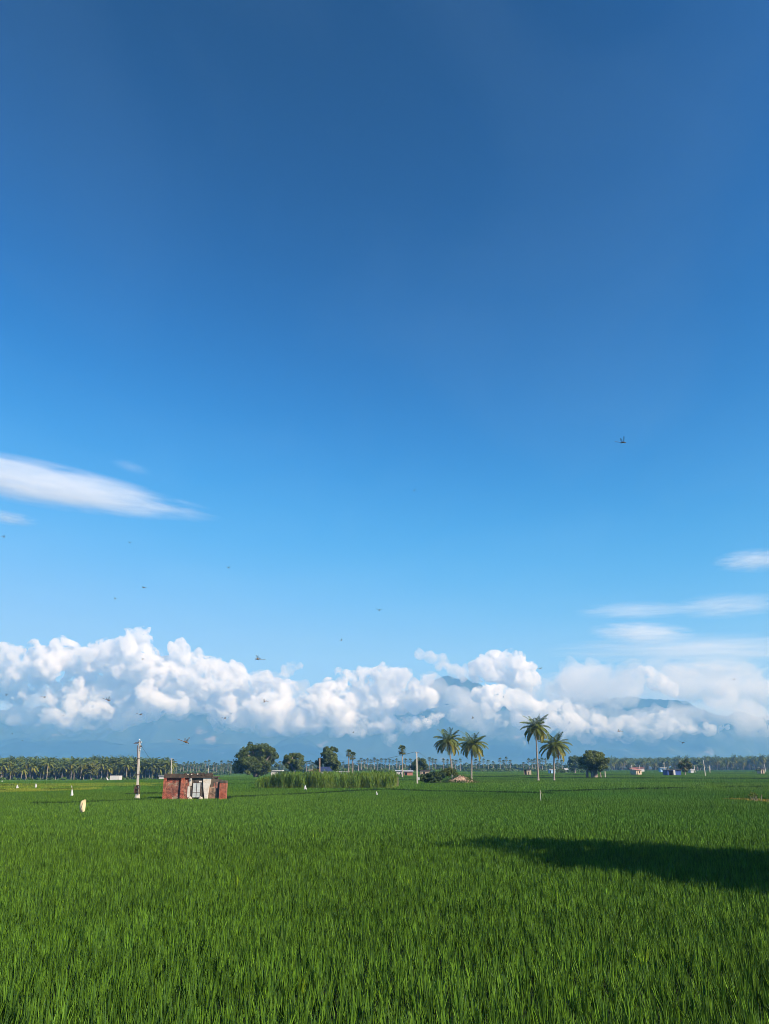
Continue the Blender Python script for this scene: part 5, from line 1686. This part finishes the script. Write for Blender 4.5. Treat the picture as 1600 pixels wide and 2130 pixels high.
def cloud(label, puffs, Y, mat, seed, voxel, kids=(7, 4), amp=1.0, flat=0.8, dj=0.7, name='cloud'):
    """a heap of puffs, each budding smaller puffs, fused into one closed skin and roughened"""
    r = np.random.default_rng(seed)
    B = []
    for (px, py, rp) in puffs:
        p = P(px, py, Y); rad = rp * HS(Y)
        B.append((p.x, Y + r.uniform(-1, 1) * dj * rad * 1.5 + 150, p.z, rad))
    allb = []
    lvl = B
    for d, k in enumerate((0,) + tuple(kids)):
        if k:
            nxt = []
            for (x, y, z, q) in lvl:
                for _ in range(k):
                    dr = unit(r.normal(0, 1, 3)); dr[2] = dr[2] * 0.8 + 0.25
                    dr[1] -= 0.25
                    f = r.uniform(0.30, 0.52)
                    nxt.append((x + dr[0] * q * .85, y + dr[1] * q * .85, z + dr[2] * q * .85 * flat, q * f))
            lvl = nxt
        allb += lvl
    mb = MB()
    for (x, y, z, q) in allb:
        v, f = ico(2 if q > 4 * voxel else 1)
        mb.add(v * np.array([q, q, q * flat]) + np.array([x, y, z]), f)
    o = mb.build('cloud_raw', mat)
    tag(o, 'x')
    md = o.modifiers.new('fuse', 'REMESH'); md.mode = 'VOXEL'; md.voxel_size = voxel
    dg = bpy.context.evaluated_depsgraph_get()
    me = bpy.data.meshes.new_from_object(o.evaluated_get(dg))
    bpy.data.objects.remove(o)
    n = len(me.vertices)
    co = np.empty(n * 3); me.vertices.foreach_get('co', co); co = co.reshape(-1, 3)
    no = np.empty(n * 3); me.vertices.foreach_get('normal', no); no = no.reshape(-1, 3)
    s1, s2, s3 = 1 / (voxel * 14), 1 / (voxel * 5), 1 / (voxel * 2.2)
    dsp = np.empty(n)
    for i in range(n):
        c = co[i]
        dsp[i] = 3.2 * mnoise.noise(Vector(c * s1)) + 1.7 * mnoise.noise(Vector(c * s2)) + 0.8 * mnoise.noise(Vector(c * s3))
    co = co + no * (dsp * voxel * amp)[:, None]
    me.vertices.foreach_set('co', co.ravel()); me.update()
    me.materials.clear(); me.materials.append(mat)
    me.polygons.foreach_set('use_smooth', [True] * len(me.polygons))
    o = bpy.data.objects.new(name, me); col.objects.link(o)
    tag(o, label, 'cloud')
    print('cloud', label[:30], n)
    return o

def streakmat(name, dens, seed, taper=0.0):
    """a flat streak: dense in the middle, thinning to nothing at its rim, frayed along its length"""
    m = bpy.data.materials.new(name); m.use_nodes = True
    t = m.node_tree
    for n in list(t.nodes):
        if n.type != 'OUTPUT_MATERIAL': t.nodes.remove(n)
    v = t.nodes.new('ShaderNodeVolumePrincipled'); v.inputs['Color'].default_value = (1, 1, 1, 1)
    tcd = t.nodes.new('ShaderNodeTexCoord')
    def mt(op, a, b=0.0):
        q = t.nodes.new('ShaderNodeMath'); q.operation = op
        for i, w in enumerate((a, b)):
            if isinstance(w, (int, float)): q.inputs[i].default_value = w
            else: t.links.new(w, q.inputs[i])
        return q.outputs[0]
    sx = t.nodes.new('ShaderNodeSeparateXYZ'); t.links.new(tcd.outputs['Object'], sx.inputs[0])
    cx = t.nodes.new('ShaderNodeCombineXYZ')
    t.links.new(sx.outputs['X'], cx.inputs[0]); t.links.new(sx.outputs['Y'], cx.inputs[1])
    t.links.new(mt('DIVIDE', sx.outputs['Z'], mt('SUBTRACT', 1.0 - taper * 0.5, mt('MULTIPLY', sx.outputs['X'], taper * 0.5))), cx.inputs[2])
    ln = t.nodes.new('ShaderNodeVectorMath'); ln.operation = 'LENGTH'; t.links.new(cx.outputs[0], ln.inputs[0])
    mpn = t.nodes.new('ShaderNodeMapping'); mpn.inputs['Scale'].default_value = (1.7, 2.0, 2.4); mpn.inputs['Location'].default_value = (seed * 3.7, seed, 0)
    mpn.inputs['Rotation'].default_value = (0, R(14), 0)
    t.links.new(tcd.outputs['Object'], mpn.inputs[0])
    n = t.nodes.new('ShaderNodeTexNoise'); n.inputs['Scale'].default_value = 1.7; n.inputs['Detail'].default_value = 8; n.inputs['Roughness'].default_value = 0.58; n.inputs['Distortion'].default_value = 0.5
    t.links.new(mpn.outputs[0], n.inputs['Vector'])
    edge = mt('MULTIPLY', mt('SUBTRACT', n.outputs['Fac'], 0.5), 2.3)
    rr_ = mt('MAXIMUM', mt('SUBTRACT', 1.0, mt('ADD', ln.outputs['Value'], edge)), 0.0)
    rr_ = mt('MINIMUM', rr_, mt('MAXIMUM', mt('MULTIPLY', mt('SUBTRACT', 1.0, ln.outputs['Value']), 2.0), 0.0))
    t.links.new(mt('MULTIPLY', mt('POWER', rr_, 1.3), dens), v.inputs['Density'])
    t.links.new(v.outputs[0], t.nodes['Material Output'].inputs['Volume'])
    m.cycles.volume_step_rate = 0.5
    return m

def lens(label, px, py, hw, hh, tilt, Y, dens, seed, depth=1.0, taper=0.0, name='cloud'):
    c = P(px, py, Y)
    v, f = ico(5)
    mb = MB(); mb.add(v, f)
    o = mb.build(name, streakmat('streak cloud %d' % seed, dens, seed, taper), smooth=True)
    o.location = c; o.rotation_euler = (0, -tilt, 0)
    o.scale = (hw * HS(Y), hw * HS(Y) * depth * 0.5, hh * VS(Y))
    tag(o, label, 'cloud')
    return o

def zl(l): return [(a / 2, 1290 + b / 2, c / 2 * 1.5) for a, b, c in l]
def zr_(l): return [(800 + a / 2, 1290 + b / 2, c / 2 * 1.5) for a, b, c in l]
CM = cloudmat('cumulus', 0.048, wisp=(115.0, 0.455, 0.57), step=0.055)
CS = cloudmat('soft cumulus', 0.016, wisp=(90.0, 0.38, 0.62), step=0.2)
CV = cloudmat('thin veil', 0.0085, wisp=(260.0, 0.36, 0.66), step=0.15)
cloud('towering white cumulus bank on the left with a tall crooked tower', zl([
    (-40, 200, 60), (-30, 300, 50), (30, 150, 45), (40, 250, 45), (10, 270, 40), (120, 150, 50), (200, 120, 50), (240, 110, 42), (270, 160, 48), (190, 200, 50), (150, 270, 38), (130, 230, 40), (330, 160, 55), (400, 140, 55), (460, 130, 48), (510, 100, 38), (540, 55, 30), (565, 38, 22), (588, 28, 15),
    (550, 110, 48), (600, 135, 38), (620, 200, 60), (540, 190, 72), (420, 230, 80), (320, 240, 60), (360, 310, 66), (280, 340, 48), (240, 395, 44), (300, 410, 44), (220, 435, 26), (160, 405, 26), (380, 390, 52), (440, 375, 42), (500, 390, 34), (460, 420, 32),
    (600, 275, 38), (635, 330, 50), (590, 370, 44), (700, 185, 46), (738, 120, 34), (725, 105, 22), (770, 160, 42), (820, 185, 50), (860, 195, 42), (905, 200, 36), (940, 225, 45), (905, 265, 46), (700, 290, 36), (722, 350, 40), (500, 270, 60), (470, 320, 55), (560, 310, 50), (800, 240, 46), (760, 230, 46), (80, 210, 50), (60, 300, 30), (190, 330, 40), (540, 360, 44), (660, 260, 44), (820, 290, 36)]),
    5450, CM, 1, 8.0)
cloud('broad white cumulus bank in the centre, ragged along its lower edge', zl([
    (970, 200, 30), (985, 250, 36), (950, 310, 44), (870, 350, 34), (900, 400, 40), (895, 440, 22), (1055, 220, 22), (1090, 255, 34), (1150, 285, 40), (1060, 300, 44), (1030, 370, 54), (1120, 385, 54), (1000, 415, 44), (1100, 440, 42), (1200, 430, 52), (1200, 360, 46), (1260, 330, 36), (1290, 340, 38), (1300, 410, 52), (1380, 395, 52), (1400, 440, 36), (1460, 415, 44), (1540, 390, 36), (1550, 435, 40), (1480, 455, 30),
    (1190, 300, 40), (1130, 330, 50), (960, 380, 44), (920, 330, 40), (1330, 300, 34), (1350, 350, 44), (1440, 340, 44), (1520, 345, 44), (1590, 360, 40), (1600, 430, 40), (1250, 420, 44),
    (1440, 225, 30), (1500, 235, 36), (1560, 222, 32), (1420, 280, 34), (1500, 300, 42), (1360, 275, 32), (1580, 300, 36)]) + zr_([
    (0, 235, 46), (50, 235, 42), (90, 260, 34), (30, 285, 42), (100, 300, 34), (160, 310, 38), (200, 325, 34), (140, 345, 34), (10, 340, 36), (40, 445, 34), (100, 430, 30), (150, 430, 30), (200, 415, 25), (240, 390, 18), (20, 475, 30)]),
    5600, CM, 2, 8.0)
cloud('slanting white cloud tongue above the hidden mountain top', zr_([(150, 138, 17), (195, 148, 23), (245, 170, 27), (300, 195, 30), (340, 212, 26), (180, 235, 24), (90, 212, 20)]), 5500, CS, 3, 9.0)
cloud('white heaped cloud left above the tallest palm', zr_([(400, 180, 30), (430, 158, 22), (480, 148, 34), (530, 158, 34), (575, 182, 38), (460, 205, 44), (530, 215, 46), (600, 235, 38), (625, 265, 26), (400, 215, 30)]), 5550, CM, 4, 9.5)
cloud('long white cloud slope falling rightwards behind the palms', zr_([
    (420, 300, 33), (470, 288, 30), (510, 308, 34), (560, 338, 38), (620, 358, 38), (670, 365, 30), (460, 338, 33), (440, 378, 25), (500, 415, 25), (600, 405, 42), (680, 415, 50), (720, 400, 44), (750, 400, 44), (800, 368, 29), (840, 362, 25), (870, 395, 34), (920, 428, 33), (800, 435, 50), (870, 465, 42), (950, 465, 38), (1000, 455, 34), (1060, 438, 33), (1120, 418, 33), (1150, 425, 38), (1190, 448, 36), (1240, 440, 29), (1290, 440, 29), (1340, 450, 24), (1390, 452, 20), (1120, 470, 33), (1050, 485, 28), (960, 495, 24), (780, 485, 32)]),
    5400, CM, 5, 8.0)
cloud('small detached wisp of cumulus low between the palm pairs', zr_([(310, 390, 21), (330, 383, 13), (290, 408, 17), (400, 450, 28), (450, 458, 28), (500, 478, 19)]), 5450, CS, 6, 8.5)
cloud('small lone tilted puff between the left and centre cloud banks', zl([(1210, 183, 20), (1185, 202, 24), (1235, 178, 12), (1165, 228, 18)]), 5450, CS, 7, 7.0)
cloud('small white puff low at the far left edge', zl([(20, 415, 22), (-5, 420, 18), (40, 425, 12)]), 5450, CS, 8, 7.0)
cloud('smooth round cloud ball over the right slope', zr_([(1190, 255, 38), (1205, 280, 30), (1170, 235, 28), (1140, 205, 20), (1110, 195, 16), (1085, 200, 13)]), 5350, cloudmat('round cumulus', 0.03, wisp=(90.0, 0.40, 0.58), step=0.15), 9, 8.0)
cloud('thin mist lying along the mountain foot behind the left and centre cumulus', [(x, 1480 + 25 * math.sin(x * .013), 42) for x in range(-60, 1260, 52)] + [(x, 1440 + 18 * math.sin(x * .02), 34) for x in range(-60, 1100, 60)] + [(x, 1492 + 12 * math.sin(x * .02), 42) for x in range(1240, 1760, 52)] + [(x, 1530, 26) for x in range(1380, 1760, 40)], 6000, CV, 12, 22.0, kids=(4,))
CB = cloudmat('back veil', 0.0030, wisp=(320.0, 0.34, 0.66), step=0.15)
cloud('pale layer of cloud standing behind the right hand mountain slope', [(x, 1432 + 12 * math.sin(x * .017), 52) for x in range(1130, 1720, 48)] + [(x, 1400, 34) for x in range(1200, 1700, 60)], 9600, CB, 14, 34.0, kids=(4,))
cloud('wide grey veil of cloud over the right slope', zr_([(1060, 250, 60), (950, 255, 70), (850, 270, 70), (1000, 300, 55), (800, 225, 60), (740, 280, 55), (900, 200, 45), (1300, 270, 60), (1420, 280, 60), (1540, 270, 60), (1640, 280, 60)]), 6300, CV, 10, 22.0, kids=(4,))
lens('long bright cloud streak slanting in from the left edge', 125, 1014, 400, 74, R(-10.5), 5600, 0.0062, 1, 0.7, 0.75)
lens('short faint streak just below the long bright streak at left', 15, 1077, 80, 17, R(-8), 5600, 0.006, 2)
lens('faint small streak above the long bright streak', 272, 971, 55, 15, R(-16), 5600, 0.0018, 3)
lens('soft white lens cloud cut by the right edge of the frame, highest at right', 1568, 1166, 100, 30, R(3), 5600, 0.0055, 4)
lens('thin pale streak at right, the left of two above the flat white lens', 1322, 1270, 145, 19, R(1), 5600, 0.003, 5)
lens('thicker pale streak at right, the right of two above the flat white lens', 1515, 1260, 150, 30, R(3), 5600, 0.0028, 6)
lens('flat white lens cloud at right over the cloud ball', 1335, 1316, 125, 26, R(-2), 5600, 0.007, 7)
lens('very wide thin grey streak just under the flat white lens at right', 1460, 1352, 360, 30, R(0), 5700, 0.0022, 8)
lens('ring edged flat white cloud right of the cloud ball', 1490, 1391, 130, 30, R(2), 5600, 0.0065, 9)
